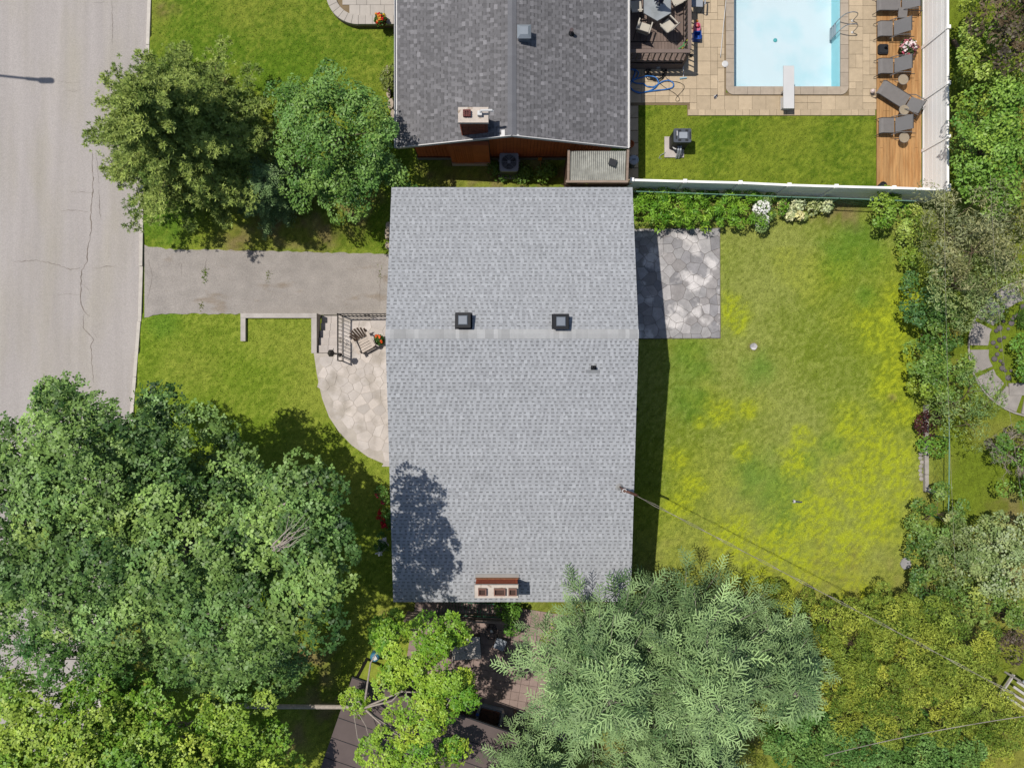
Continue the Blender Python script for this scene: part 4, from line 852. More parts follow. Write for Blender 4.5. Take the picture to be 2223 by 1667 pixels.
def lounger(label, px, py, rz=0, seat=.62, back=.74, ang=42, tail=.22, wid=.62):
    c = P(px, py, SZD + .36); t = thing('sun_lounger', label, 'sun lounger', (c.x, c.y, SZD), rz, 'grey sling sun loungers on the wooden deck'); hz = .36; a = math.radians(ang); bx_, bz_ = seat + back * math.cos(a), hz + back * math.sin(a)
    vs = [(0, hz - .1), (.06, hz - .03), (.14, hz), (seat - .02, hz - .02)]
    b = MB(); k = len(vs); b.add([(x_, s_ * wid / 2, z_ + d_) for d_ in (0, -.012) for s_ in (-1, 1) for x_, z_ in vs], [(i, i + 1, k + i + 1, k + i) for i in range(k - 1)] + [(2 * k + i, 3 * k + i, 3 * k + i + 1, 2 * k + i + 1) for i in range(k - 1)]); b.build('seat_sling', M_sling, t)
    MB().box(((seat + bx_) / 2 + .01, 0, (hz - .02 + bz_) / 2), (back - .04, wid - .02, .014), M=Matrix.Rotation(-a, 3, 'Y')).build('back_sling', M_sling2, t)
    for s_ in (-1, 1):
        y_ = s_ * (wid / 2 + .015)
        MB().tube([(-.02, y_, hz - .12), (.08, y_, hz - .01), (seat, y_, hz - .02), (seat + back * math.cos(min(a, .3)) + tail, y_, hz - .06)], .016, 6).build('side_rail', M_frame, t)
        MB().tube([(.1, y_, hz - .01), (-.06, y_ + s_ * .02, 0)], .015, 6).build('leg', M_frame, t); MB().tube([(seat + back * math.cos(a) + tail, y_, hz - .06), (seat + back * math.cos(a) + tail + .04, y_ + s_ * .02, 0)], .015, 6).build('leg', M_frame, t)
        MB().tube([(seat - .1, y_ + s_ * .06, hz - .1), (seat + .08, y_ + s_ * .03, hz + .18), (seat + .62, y_ + s_ * .03, hz + .22)], .018, 6).build('armrest', M_sling2, t)
    MB().tube([(seat + back * math.cos(a) + tail, -wid / 2, hz - .08), (seat + back * math.cos(a) + tail, wid / 2, hz - .08)], .015, 6).build('crossbar', M_frame, t)
    MB().tube([(bx_ - .03, -wid / 2, bz_ - .01), (bx_ - .03, wid / 2, bz_ - .01)], .016, 6).build('head_bar', M_frame, t); return t
lounger('grey sling sun lounger farthest along the deck with its back laid low', 1906, 6, 0, 1.0, .75, 25); lounger('grey sling sun lounger between the square table and the parasol base', 1908, 62); lounger('grey sling sun lounger below the flower pot on the deck', 1909, 143)
lounger('grey sling sun lounger turned askew with its back reclined to the fence', 1913, 187, -.56, 1.32, .66, 22, .05); lounger('grey sling sun lounger next to the bare end of the deck', 1911, 272)
M_clear = mat('smoked_glass', C(200, 184, 160), rough=.2, var=.08, spec=.6, alpha=.78)
def side_table(label, px, py):
    c = P(px, py, SZD + .45); t = thing('side_table', label, 'side table', (c.x, c.y, SZD), random.uniform(0, 2), 'round glass side tables on the wooden deck'); MB().lathe([(.21, .44), (.21, .455), (.02, .456)], n=22).build('glass_top', M_clear, t); MB().tube([(.215 * math.cos(q), .215 * math.sin(q), .448) for q in [6.283 * i / 20 for i in range(20)]], .009, 5, closed=True).build('rim', M_sling, t)
    for k in range(3): q = 6.283 * k / 3; MB().tube([(.17 * math.cos(q), .17 * math.sin(q), .43), (.05 * math.cos(q), .05 * math.sin(q), .24), (.2 * math.cos(q), .2 * math.sin(q), 0)], .01, 5).build('leg', M_sling, t)
side_table('round glass side table above the turned sun lounger', 1961, 173); side_table('round glass side table below the turned sun lounger', 1963, 239); side_table('round glass side table nearest the bare end of the deck', 1963, 299)
c = P(1960, 28, SZD + .45); t = thing('side_table', 'square grey side table between two sun loungers', 'side table', (c.x, c.y, SZD), -.1); rbox(MB(), (0, 0), .38, .42, .44, .46, .04).build('top', M_sling, t)
for sx_ in (-1, 1):
    for sy_ in (-1, 1): MB().tube([(.16 * sx_, .18 * sy_, .44), (.18 * sx_, .2 * sy_, 0)], .011, 5).build('leg', M_frame, t)
c = P(1918, 107, SZD + .1); t = thing('parasol_base', 'square black parasol base standing empty on the deck', 'parasol base', (c.x, c.y, SZD)); rbox(MB(), (0, 0), .43, .43, 0, .1, .08).build('base', M_dark, t); rbox(MB(), (0, 0), .36, .36, .1, .13, .07).build('base_top', M_dark, t); MB().lathe([(.045, .13), (.045, .3), (.03, .3)], (.06, .03, 0), 10).build('socket', M_black, t)
c = P(1900, 194, SZD + .3); t = thing('ball', 'small pink and white ball on the deck edge', 'ball', (c.x, c.y, SZD)); MB().lathe([(.02, 0), (.07, .03), (.1, .1), (.07, .17), (.02, .2)], n=14).build('ball', col_mat('pale_pink', 236, 214, 206), t)
c = P(1917, 403, SZD + .3); t = thing('planter_pot', 'black round pot in the corner of the deck by the fence', 'pot', (c.x, c.y, SZD)); MB().lathe([(.12, 0), (.16, .3), (.17, .32), (.13, .32), (.12, .26), (.01, .25)], n=18).build('pot', M_dark, t)
# ------------------------------------------------------------------ front porch furniture
M_iron = mat('wrought_iron', C(62, 56, 54), rough=.55, var=.08, spec=.4)
rl = thing('iron_railing', 'black wrought iron railing around the porch top of the steps', 'railing', (*P(745, 690)[:2], PZ)); ra = rl.location; H = .9
def rpt(px, py, z): q = P(px, py, PZ); return (q.x - ra.x, q.y - ra.y, z)
runs = [((744, 686), (744, 784)), ((744, 686), (848, 686))]
for (a, b) in runs:
    A, B = Vector(rpt(*a, 0)), Vector(rpt(*b, 0)); L = (B - A).length; d = (B - A) / L
    MB().tube([A + Vector((0, 0, H)), B + Vector((0, 0, H))], .024, 6).build('handrail', M_iron, rl); MB().tube([A + Vector((0, 0, .08)), B + Vector((0, 0, .08))], .016, 6).build('lower_rail', M_iron, rl); MB().tube([A + Vector((0, 0, .8)), B + Vector((0, 0, .8))], .013, 6).build('upper_rail', M_iron, rl)
    n = int(L / .16)
    for i in range(n + 1): p = A + d * (L * i / n); MB().tube([p + Vector((0, 0, .08)), p + Vector((0, 0, H))], .012, 5).build('baluster', M_iron, rl)
    for q in (A, B): MB().box((q.x, q.y, H / 2 + .02), (.045, .045, H + .04)).build('newel_post', M_iron, rl)
    mid = A.lerp(B, .55)
    for s_ in (-1, 1): MB().tube([mid + d * (s_ * .07 + .05 * math.cos(t)) + Vector((0, 0, .45 + .12 * math.sin(t))) for t in [6.283 * i / 10 for i in range(10)]], .01, 5, closed=True).build('scroll', M_iron, rl)
lp = thing('lamp_post', 'black iron lantern post beside the top of the porch steps', 'lamp post', (*P(738, 770, PZ)[:2], PZ))
MB().lathe([(.09, 0), (.07, .05), (.03, .12), (.026, 1.25), (.05, 1.28)], n=10).build('post', M_iron, lp)
la = MB()
for k in range(6):
    a = 6.283 * k / 6; la.tube([(.06 * math.cos(a), .06 * math.sin(a), 1.28), (.12 * math.cos(a), .12 * math.sin(a), 1.52)], .012, 5)
la.lathe([(.16, 1.52), (.1, 1.58), (.03, 1.66), (.01, 1.7)], n=6); la.build('lantern', M_iron, lp); MB().lathe([(.045, 1.28), (.09, 1.5), (.05, 1.51)], n=6).build('lamp_glass', mat('lamp_glass', C(190, 190, 180), rough=.1, var=.02, alpha=.6), lp)
MB().tube([(-.02, 0, 1.12), (.0, .22, 1.14)], .012, 5).build('ladder_rest', M_iron, lp)
# adirondack chair
M_wpaint = mat('weathered_white_wood', C(214, 200, 186), rough=.85, var=.12, vs=7, fine=.1, rnd=.07); M_wbrown = mat('grey_brown_slat', C(142, 120, 104), rough=.85, var=.15, vs=7, rnd=.08)
c = P(788, 742, PZ + .4); ad = thing('adirondack_chair', 'weathered wooden garden chair with fan back on the front porch', 'chair', (c.x, c.y, PZ), math.radians(-62))
for k in range(5): MB().box((.36 - .115 * k, 0, .36 - .028 * k), (.1, .56, .02), M=Matrix.Rotation(-.24, 3, 'Y')).build('seat_slat', M_wpaint, ad)
for k in range(7):
    o_ = (k - 3) * .088; L = .78 - .03 * (k - 3) ** 2; M_ = Matrix.Rotation((k - 3) * -.06, 3, 'X') @ Matrix.Rotation(-.5, 3, 'Y'); q = Vector((-.2, o_, .24)) + M_ @ Vector((0, 0, L / 2)); MB().box(q, (.02, .08, L), M=M_).build('back_slat', M_wbrown, ad)
for s_ in (-1, 1):
    MB().box((.06, s_ * .36, .55), (.68, .13, .022)).build('armrest', M_wpaint, ad); MB().box((.34, s_ * .3, .27), (.1, .03, .54)).build('front_leg', M_wpaint, ad); MB().box((-.06, s_ * .265, .2), (.95, .025, .11), M=Matrix.Rotation(.3, 3, 'Y') if False else Matrix.Rotation(-.24, 3, 'Y')).build('side_rail', M_wpaint, ad); MB().box((-.26, s_ * .32, .3), (.07, .03, .5)).build('rear_brace', M_wpaint, ad)
MB().box((.4, 0, .3), (.02, .6, .1)).build('front_apron', M_wpaint, ad)

# ------------------------------------------------------------------ street lamp (only its shadow reaches the picture)
hx, hy, hz = -19.93 - 8.1 * .424, 13.15 + 8.1 * .185, 8.0; sl = thing('street_lamp', 'grey street lamp on a curved arm over the road', 'street lamp', (hx - 4.2, hy + .5, -.1))
MB().tube([(0, 0, 0), (0, 0, 7.6)], [.11, .07], 10).build('pole', M_galv, sl); MB().tube(smooth_path([(0, 0, 7.5), (.4, -.05, 8.0), (1.6, -.2, 8.15), (3.4, -.4, 8.1)], 5), .055, 8).build('arm', M_galv, sl); rbox(MB(), (3.85, -.45), .66, .24, 8.0, 8.14, .1).build('lamp_head', M_acd, sl); MB().box((3.25, -.39, 8.08), (.5, .14, .1), rz=-.1).build('neck', M_galv, sl)

# ------------------------------------------------------------------ things in the back lawn
c = P(1636, 752); MB().prism([(.16 * math.cos(a) * random.uniform(.8, 1.1), .17 * math.sin(a) * random.uniform(.8, 1.1)) for a in [6.283 * i / 9 for i in range(9)]], -.02, .03)
o = tag(MB().prism([(.16 * math.cos(a) * random.uniform(.8, 1.1), .17 * math.sin(a) * random.uniform(.8, 1.1)) for a in [6.283 * i / 9 for i in range(9)]], -.03, .04).build('stepping_stone', M_flag), 'single flat grey stone set in the back lawn near the patio', 'stone'); o.location = (c.x, c.y, .02)
o = tag(MB().prism([(.24 * math.cos(a) * random.uniform(.8, 1.1), .27 * math.sin(a) * random.uniform(.8, 1.1)) for a in [6.283 * i / 10 for i in range(10)]], -.03, .04).build('stepping_stone', M_flag), 'pale flat stone at the edge of the lawn beside the shrubs', 'stone'); o.location = (*P(1965, 1223)[:2], .02)
c = P(1728, 1088); t = thing('garden_light', 'fallen solar garden light lying in the back lawn', 'garden light', (c.x, c.y, .03), -.1); MB().tube([(-.16, 0, .06), (-.08, 0, .06)], [.075, .065], 10).build('cap', M_whiteplastic, t); MB().tube([(-.08, 0, .05), (.24, 0, .03)], [.04, .03], 8).build('body', M_acd, t); MB().tube([(-.185, 0, .06), (-.161, 0, .06)], .035, 8).build('cell', M_dark, t)
# stepping kerb stones beside the neighbour's left wall and above the garage
M_rock = mat('bed_rock', C(196, 180, 160), rough=.9, var=.15, vs=4, fine=.1)
def rocks(label, pts):
    t = thing('rock_edging', label, 'rocks', P(*pts[0][:2]))
    for px, py, sx_, sy_ in pts:
        c = P(px, py); q = [(sx_ / 2 * math.cos(a) * random.uniform(.85, 1.1), sy_ / 2 * math.sin(a) * random.uniform(.85, 1.1)) for a in [6.283 * i / 8 + .3 for i in range(8)]]; zz = float(gh(c.x, c.y))
        MB().prism([(c.x - t.location.x + a, c.y - t.location.y + b) for a, b in q], zz - .06, zz + random.uniform(.12, .2)).build('rock', M_rock, t)
rocks('pale stones edging the bed beside the neighbouring wall', [(843, 178, .18, .5), (845, 205, .2, .5), (849, 228, .26, .5), (854, 250, .22, .4), (842, 155, .14, .4)]); rocks('pale stones edging the bank above the garage', [(838, 505, .2, .55), (836, 528, .2, .35), (842, 490, .2, .4)])
# stone circle garden
M_circle = mat('circle_stone', C(176, 168, 160), rough=.9, var=.14, vs=3, fine=.1, rnd=.08)
cc = P(2252, 755); sg = struct(link('circle_path', None)); sg.location = (cc.x, cc.y, 0)
for k in range(14):
    a0 = math.radians(84 + 24.5 * k); R0, R1 = 2.15, 2.95; aa = a0 + math.radians(20.5); MB().prism([(x_ + random.uniform(-.03, .03), y_ + random.uniform(-.03, .03)) for x_, y_ in arc(R1, R0, a0, aa, (0, 0), 3)], -.02, .045).build('stone', M_circle, sg)
for k in range(60):
    a = math.radians(80 + k * 5.2); rr = random.uniform(1.5, 1.95); q = random.uniform(.06, .13); MB().lathe([(q, -.02), (q * 1.05, .05), (q * .5, .1)], (rr * math.cos(a), rr * math.sin(a), 0), 7).build('rock', mat_rock2 if k else globals().setdefault('mat_rock2', mat('dark_rock', C(120, 112, 112), var=.2, rnd=.3)), sg)
edg = MB().tube([(3.0 * math.cos(math.radians(a)), 3.0 * math.sin(math.radians(a)), .03) for a in range(90, 280, 8)], .04, 6).build('border', M_gcurb, sg)
o = tag(MB().box((0, 0, .03), (.95, .52, .08)).build('paving_slab', M_circle), 'pale rectangular slab below the stone circle', 'slab'); o.location = (*P(2212, 845)[:2], .02)
o = tag(MB().box((0, 0, .02), (.75, .2, .1), rz=-.2).build('paving_slab', M_circle), 'narrow grey slab lying against the green wire fence', 'slab'); o.location = (*P(2033, 1068)[:2], .02)
# white timber steps at the lower right
M_wtim = mat('white_timber', C(212, 206, 200), rough=.8, var=.1, vs=4, rnd=.06); dq = thing('timber_stairs', 'weathered white timber stairs at the edge of the hedge', 'stairs', (*P(2205, 1480)[:2], 0), -.6)
for k in range(4): MB().box((.1 + .14 * k, 0 - .25 * k, .9 - .18 * k), (1.6, .1, .04)).build('tread', M_wtim, dq)
for x_ in (-.62, .9): MB().box((x_, -.35, .45), (.06, 1.1, .12), M=Matrix.Rotation(-.6, 3, 'X') if False else None).build('stringer', M_wtim, dq); MB().box((x_, .1, .6), (.08, .08, 1.2)).build('post', M_wtim, dq)
MB().box((.1, .14, 1.2), (1.7, .1, .05)).build('handrail', M_acg, dq)

# ------------------------------------------------------------------ lower neighbour: shed, terrace and furniture
M_shed = mat('brown_roof_panel', C(112, 98, 94), rough=.7, var=.08, vs=2, rnd=.04); M_shedw = mat('shed_wall', C(120, 104, 96), rough=.85, var=.1)
A = P(764, 1471, 2.6); Bq = P(1130, 1599, 2.6); dirx = (Bq - A).normalized(); L = (Bq - A).length; rz = math.atan2(dirx.y, dirx.x)
sd_ = thing('shed', 'shed with flat brown panel roof below the small maple', 'shed', (A.x, A.y, 0), rz)
MB().box((L / 2, -3.5, 1.24), (L - .3, 3.0, 2.48)).build('wall', M_shedw, sd_)
for x_ in (.15, L / 2, L - .15): MB().box((x_, -.2, 1.24), (.12, .12, 2.48)).build('post', M_shedw, sd_)
for k in range(6): MB().box((L / 2, -.42 - .84 * k, 2.56 - .012 * k), (L, .832, .05)).build('roof_panel', M_shed, sd_); MB().box((L / 2, -.84 * (k + 1) + .0, 2.585 - .012 * k), (L - .01, .025, .03)).build('seam', M_dark, sd_)
MB().box((L / 2, .03, 2.53), (L + .02, .04, .12)).build('fascia', M_dark, sd_)
M_ttile = mat('brown_terrace_tile', C(172, 150, 140), rough=.85, var=.1, vs=4, rnd=.07); te = struct(link('terrace', None)); to = P(1090, 1450); te.location = (to.x, to.y, 0); te.rotation_euler = (0, 0, math.radians(-9))
MB().box((-.36, .0, -.01), (7.2, 5.4, .05)).build('tile_bed', M_ttile, te); tm_ = MB().box((0, 0, .02), (.35, .35, .035)).mesh('tile')
for i in range(-11, 9):
    for j in range(-7, 8): o = link('tile', tm_, te, M_ttile); o.location = (i * .362, j * .362, .01)
M_ttop = mat('cream_tile', C(206, 198, 190), rough=.4, var=.05, rnd=.03, spec=.4); c = P(1012, 1407, .74); tb = thing('tile_table', 'outdoor table topped with cream tiles on the lower terrace', 'table', (c.x, c.y, .04), math.radians(-176))
for i in range(4):
    for j in range(3): MB().box((-.46 + .307 * i, -.307 + .307 * j, .72), (.3, .3, .03)).build('tile', M_ttop, tb)
MB().box((0, 0, .68), (1.26, .96, .05)).build('frame', M_dark, tb)
for sx_ in (-.55, .55):
    for sy_ in (-.4, .4): MB().box((sx_, sy_, .33), (.06, .06, .66)).build('leg', M_dark, tb)
for k, (px, py, n_, h_, m2, lab) in enumerate(((1020, 1400, .035, .12, M_whiteplastic, 'small white cup on the tiled table'), (1030, 1413, .05, .06, M_galv, 'small silver dish on the tiled table'), (1010, 1412, .04, .2, M_acg, 'grey bottle on the tiled table'))):
    c = P(px, py, .8); o = tag(MB().lathe([(n_ * .8, 0), (n_, h_ * .7), (n_ * .6, h_), (n_ * .4, h_)], n=12).build('cup' if k < 1 else ('dish' if k < 2 else 'bottle'), m2), lab, 'cup' if k < 1 else ('dish' if k < 2 else 'bottle')); o.location = (c.x, c.y, .775)
def lower_chair(label, px, py, rz, seat_m):
    c = P(px, py, .45); t = thing('garden_chair', label, 'chair', (c.x, c.y, .04), rz); MB().box((0, 0, .42), (.46, .46, .04)).build('seat', seat_m, t)
    for sx_ in (-.2, .2):
        for sy_ in (-.2, .2): MB().tube([(sx_, sy_, .4), (sx_ * 1.1, sy_ * 1.1, 0)], .018, 5).build('leg', M_dark, t)
    MB().tube([(-.22, -.22, .4), (-.3, -.22, .85), (-.3, .22, .85), (-.22, .22, .4)], .018, 5).build('back_frame', M_dark, t)
    for y_ in (-.1, 0, .1): MB().tube([(-.23, y_, .42), (-.3, y_, .84)], .012, 5).build('back_rod', M_dark, t)
    return t
lower_chair('garden chair with pale grey cushion beside the tiled table', 1086, 1398, 2.8, M_acg)
c = P(1067, 1372, .5); t = thing('wire_planter_stand', 'black wire plant stand between the tiled table and the railing', 'plant stand', (c.x, c.y, .04))
for zz, rr in ((.05, .22), (.55, .3)): MB().tube([(rr * math.cos(a), rr * math.sin(a), zz) for a in [6.283 * i / 6 for i in range(6)]], .014, 5, closed=True).build('ring', M_dark, t)
for k in range(6): a = 6.283 * k / 6; MB().tube([(.3 * math.cos(a), .3 * math.sin(a), .55), (.05 * math.cos(a + .5), .05 * math.sin(a + .5), .3), (.22 * math.cos(a), .22 * math.sin(a), 0)], .012, 5).build('rod', M_dark, t)
MB().lathe([(.06, .3), (.07, .36), (.03, .38)], n=10).build('candle', M_whiteplastic, t)
c = P(1062, 1558, .5); so = thing('garden_sofa', 'pale garden sofa with brown dotted cushion beside the shed', 'sofa', (c.x, c.y, .04), math.radians(-14)); MB().box((0, 0, .16), (1.1, .72, .3)).build('base', M_acg, so); M_dots = mat('dotted_cushion', C(118, 80, 62), rough=.9, var=.1, col2=C(60, 40, 36), c2=(.6, .63), s2=9); rbox(MB(), (0, .02), .84, .54, .31, .44, .06).build('seat_cushion', M_dots, so)
MB().box((0, -.36, .4), (1.12, .1, .62)).build('backrest', M_dark, so)
for s_ in (-1, 1): MB().box((s_ * .52, .05, .42), (.1, .66, .26)).build('armrest', M_ttop, so)
c = P(1030, 1547, .6); o = tag(MB().lathe([(.02, 0), (.06, .03), (.075, .08), (.05, .14), (.02, .16)], n=12).build('ball', M_blue), 'small blue ball on the arm of the garden sofa', 'ball'); cc_ = P(1028, 1550, .62); o.location = (so.location.x - .5, so.location.y + .22, .59)
c = P(999, 1526, .5); o = tag(MB().box((0, 0, .1), (.3, .2, .14), rz=.5, taper=.8).build('cushion', M_red), 'red cushion on the bench by the shed edge', 'cushion'); o.location = (c.x, c.y, .42); t = thing('bench', 'plain white bench under the red cushion beside the shed', 'bench', (c.x, c.y - .1, .04), math.radians(-19)); MB().box((0, 0, .4), (1.2, .34, .05)).build('seat', M_wtim, t)
for s_ in (-.5, .5): MB().box((s_, 0, .19), (.06, .3, .37)).build('leg', M_wtim, t)
# wood rail fence and green climbing frame
pf = thing('rail_fence', 'grey wooden rail fence between our gable and the lower terrace', 'fence', (*P(985, 1335)[:2], 0)); a, b = P(879, 1344, 1.2), P(1104, 1352, 1.2); o_ = pf.location
d = (b - a); rz = math.atan2(d.y, d.x); mdl = (a + b) / 2
for zz, off in ((1.2, 0), (.95, .02), (.65, .02), (.35, .02)): MB().box((mdl.x - o_.x, mdl.y - o_.y + off, zz), (d.length, .07 if zz > 1.1 else .03, .05 if zz > 1.1 else .16), rz=rz).build('rail', M_wood_g, pf)
for k in range(4): p = a.lerp(b, k / 3); MB().box((p.x - o_.x, p.y - o_.y - .06, .62), (.09, .09, 1.24)).build('post', M_wood_g, pf)
gt = thing('garden_trellis', 'green metal trellis rack lying against the gable fence', 'trellis', (*P(1015, 1325)[:2], 0)); a, b = P(945, 1333, .9), P(1092, 1340, .9); o_ = gt.location
M_gtub = mat('green_tube', C(40, 120, 84), rough=.4, var=.06); MB().tube([(a.x - o_.x, a.y - o_.y, .9), (b.x - o_.x, b.y - o_.y, .9)], .02, 6).build('top_bar', M_gtub, gt); MB().tube([(a.x - o_.x, a.y - o_.y + .35, .25), (b.x - o_.x, b.y - o_.y + .35, .25)], .02, 6).build('lower_bar', M_gtub, gt)
for k in range(22): p = a.lerp(b, k / 21); MB().tube([(p.x - o_.x, p.y - o_.y, .9), (p.x - o_.x, p.y - o_.y + .35, .25), (p.x - o_.x, p.y - o_.y + .35, -.02)] if k in (0, 21) else [(p.x - o_.x, p.y - o_.y, .9), (p.x - o_.x, p.y - o_.y + .35, .25)], .01, 5).build('slat', M_gtub, gt)
for s_ in (a, b): MB().tube([(s_.x - o_.x, s_.y - o_.y, .9), (s_.x - o_.x, s_.y - o_.y - .02, -.02)], .02, 6).build('leg', M_gtub, gt)
c = P(813, 1427, .5); t = thing('blue_drum', 'blue plastic drum with white cap under the small maple', 'drum', (c.x, c.y, 0), .5); MB().lathe([(.17, 0), (.2, .05), (.2, .45), (.16, .5), (.02, .51)], n=18).build('body', col_mat('drum_blue', 60, 130, 160), t); MB().box((.02, -.02, .53), (.16, .16, .04)).build('cap', M_whiteplastic, t)
# ------------------------------------------------------------------ vegetation
def foliage_mat(name, rough=.5, transl=.28, spec=.35): return mat(name, attr=True, var=0, rough=rough, spec=spec, transl=transl)
M_leaf = foliage_mat('leaf'); M_leafd = foliage_mat('dull_leaf', .65, .2, .25); M_needle = foliage_mat('needle', .6, .12, .3); M_petal = foliage_mat('petal', .7, .25, .2)
M_barkg = mat('grey_bark', C(176, 164, 152), rough=.9, var=.2, vs=8, stretch=(1, 1, .3)); M_barkb = mat('brown_bark', C(120, 100, 84), rough=.9, var=.2, vs=8, stretch=(1, 1, .3)); M_barkw = mat('pale_bark', C(186, 174, 162), rough=.85, var=.15, vs=10)
def lobe(a, L, w_):
    c_, s_ = math.cos(a), math.sin(a); return [(0, 0, 0), (c_ * L * .5 - s_ * w_, s_ * L * .5 + c_ * w_, .05), (c_ * L, s_ * L, -.06), (c_ * L * .5 + s_ * w_, s_ * L * .5 - c_ * w_, .05)]
def prim(*quads): V = np.array([v for q in quads for v in q], float); return V, np.arange(len(V)).reshape(-1, 4)
MAPLE = prim(lobe(0, .62, .2), lobe(1.9, .5, .2), lobe(-1.9, .5, .2))
OVAL = prim([(-.5, 0, 0), (0, .27, .07), (.5, 0, -.04), (0, -.27, .07)])
LANCE = prim([(-.5, 0, 0), (-.05, .13, .05), (.5, 0, -.06), (-.05, -.13, .05)])
def frond(pairs, ang, L0, w_, droop):
    q = []; f = lambda x, y: (x, y, -droop * x * x)
    q.append([f(0, -.015), f(1, -.006), f(1, .006), f(0, .015)])
    for i in range(pairs):
        x = .12 + .82 * i / (pairs - 1); L = L0 * (1 - .6 * x)
        for s_ in (-1, 1):
            ex, ey = x + L * math.cos(ang), s_ * L * math.sin(ang); nx_, ny_ = -math.sin(ang) * w_, s_ * math.cos(ang) * w_; mx_, my_ = x + (ex - x) * .5, ey * .5
            q.append([f(x, 0), f(mx_ + nx_, my_ + ny_), f(ex, ey), f(mx_ - nx_, my_ - ny_)])
    return prim(*q)
LARCH = None; SPRUCE = frond(4, .85, .5, .06, .05)
def fingers(pairs, ang, L0, w_, droop):
    q = []; f = lambda x, y, z=0: (x, y, z - droop * x * x)
    q.append([f(0, -.02), f(1, -w_ * .7), f(1, w_ * .7), f(0, .02)])
    for i in range(pairs):
        x = .1 + .8 * i / (pairs - 1)
        for s_ in (-1, 1):
            L = L0 * (1 - .45 * x) * (1 + .2 * math.sin(7 * i + s_)); a = ang + .12 * math.sin(5 * i + 2 * s_); ex, ey = x + L * math.cos(a), s_ * L * math.sin(a); nx_, ny_ = -math.sin(a) * w_, s_ * math.cos(a) * w_; up = .05 * math.sin(3 * i + s_)
            q.append([f(x - nx_ * .6, -ny_ * .6), f(ex - nx_ * .75, ey - ny_ * .75, up), f(ex + nx_ * .75, ey + ny_ * .75, up), f(x + nx_ * .6, ny_ * .6)])
    return prim(*q)
def tuft_prim(n=9):
    q = []
    for i in range(n):
        a = 6.283 * i / n * 2.4; el = .15 + .95 * (i / n); d = Vector((math.cos(a) * math.cos(el), math.sin(a) * math.cos(el), math.sin(el))); s_ = d.cross(Vector((0, 0, 1))).normalized() * .085; L = .62
        q.append([(0, 0, 0), tuple(d * L * .5 + s_), tuple(d * L), tuple(d * L * .5 - s_)])
    return prim(*q)
TUFT = tuft_prim(); LARCH = fingers(5, .85, .44, .031, .12)
def scatter(pr, pos, X, Nn, size, col):
    """one mesh: primitive pr laid at pos with its x axis along X and its normal along Nn"""
    V, F = pr; N = len(pos); X = X - Nn * (X * Nn).sum(1, keepdims=True); X /= np.linalg.norm(X, axis=1, keepdims=True) + 1e-9; Y = np.cross(Nn, X)
    sz = np.asarray(size).reshape(-1, 1, 1)
    W = pos[:, None, :] + sz * (V[None, :, 0:1] * X[:, None] + V[None, :, 1:2] * Y[:, None] + V[None, :, 2:3] * Nn[:, None])
    FF = (F[None] + (np.arange(N) * len(V))[:, None, None]).reshape(-1, 4); return W.reshape(-1, 3), FF, np.repeat(col, len(V), 0)
def unit(v): return v / (np.linalg.norm(v, axis=1, keepdims=True) + 1e-9)
def crown_leaves(rg, blobs, per, leaves, sub, flat, zmin, upb, cA, cB, spread=.35, inner=.68):
    PP, NN, CC, subs = [], [], [], []; cA, cB = np.array(cA), np.array(cB)
    for (c, r, rz) in blobs:
        ns = max(4, int(per * 6.28 * r * r * .8)); d = unit(rg.normal(size=(ns * 4, 3))); d = d[d[:, 2] > zmin][:ns]; ns = len(d)
        sc_ = np.array(c) + d * np.array([r, r, rz]) * rg.uniform(inner, 1.03, (ns, 1)); sr = rg.uniform(*sub, ns)
        dd = unit(rg.normal(size=(ns, leaves, 3)).reshape(-1, 3)); dd[:, 2] = np.abs(dd[:, 2]) * 1.0 - .25; D = np.repeat(d, leaves, 0); S = np.repeat(sc_, leaves, 0); rr = np.repeat(sr, leaves)[:, None]
        dd = unit(dd + .35 * D); PP.append(S + dd * rr * np.array([1, 1, flat]) * rg.uniform(.45, 1.05, (len(dd), 1)) ** .6)
        NN.append(unit(dd * .55 + np.array([0, 0, upb]) + rg.normal(size=dd.shape) * spread)); t = np.clip(np.repeat(rg.random(ns), leaves) * .8 + rg.random(len(dd)) * .3 - .05, 0, 1)[:, None]
        hue = np.repeat(np.clip(rg.normal(0, .055, ns), -.12, .14), leaves)[:, None] * np.array([1.3, .35, -.6]) + 1; CC.append((cA + (cB - cA) * t) * rg.uniform(.75, 1.3, (len(dd), 1)) * hue); subs.append(sc_)
    return np.vstack(PP), np.vstack(NN), np.vstack(CC) * LEAFK, np.vstack(subs)
SEED = [100]; LEAFK = 1.75
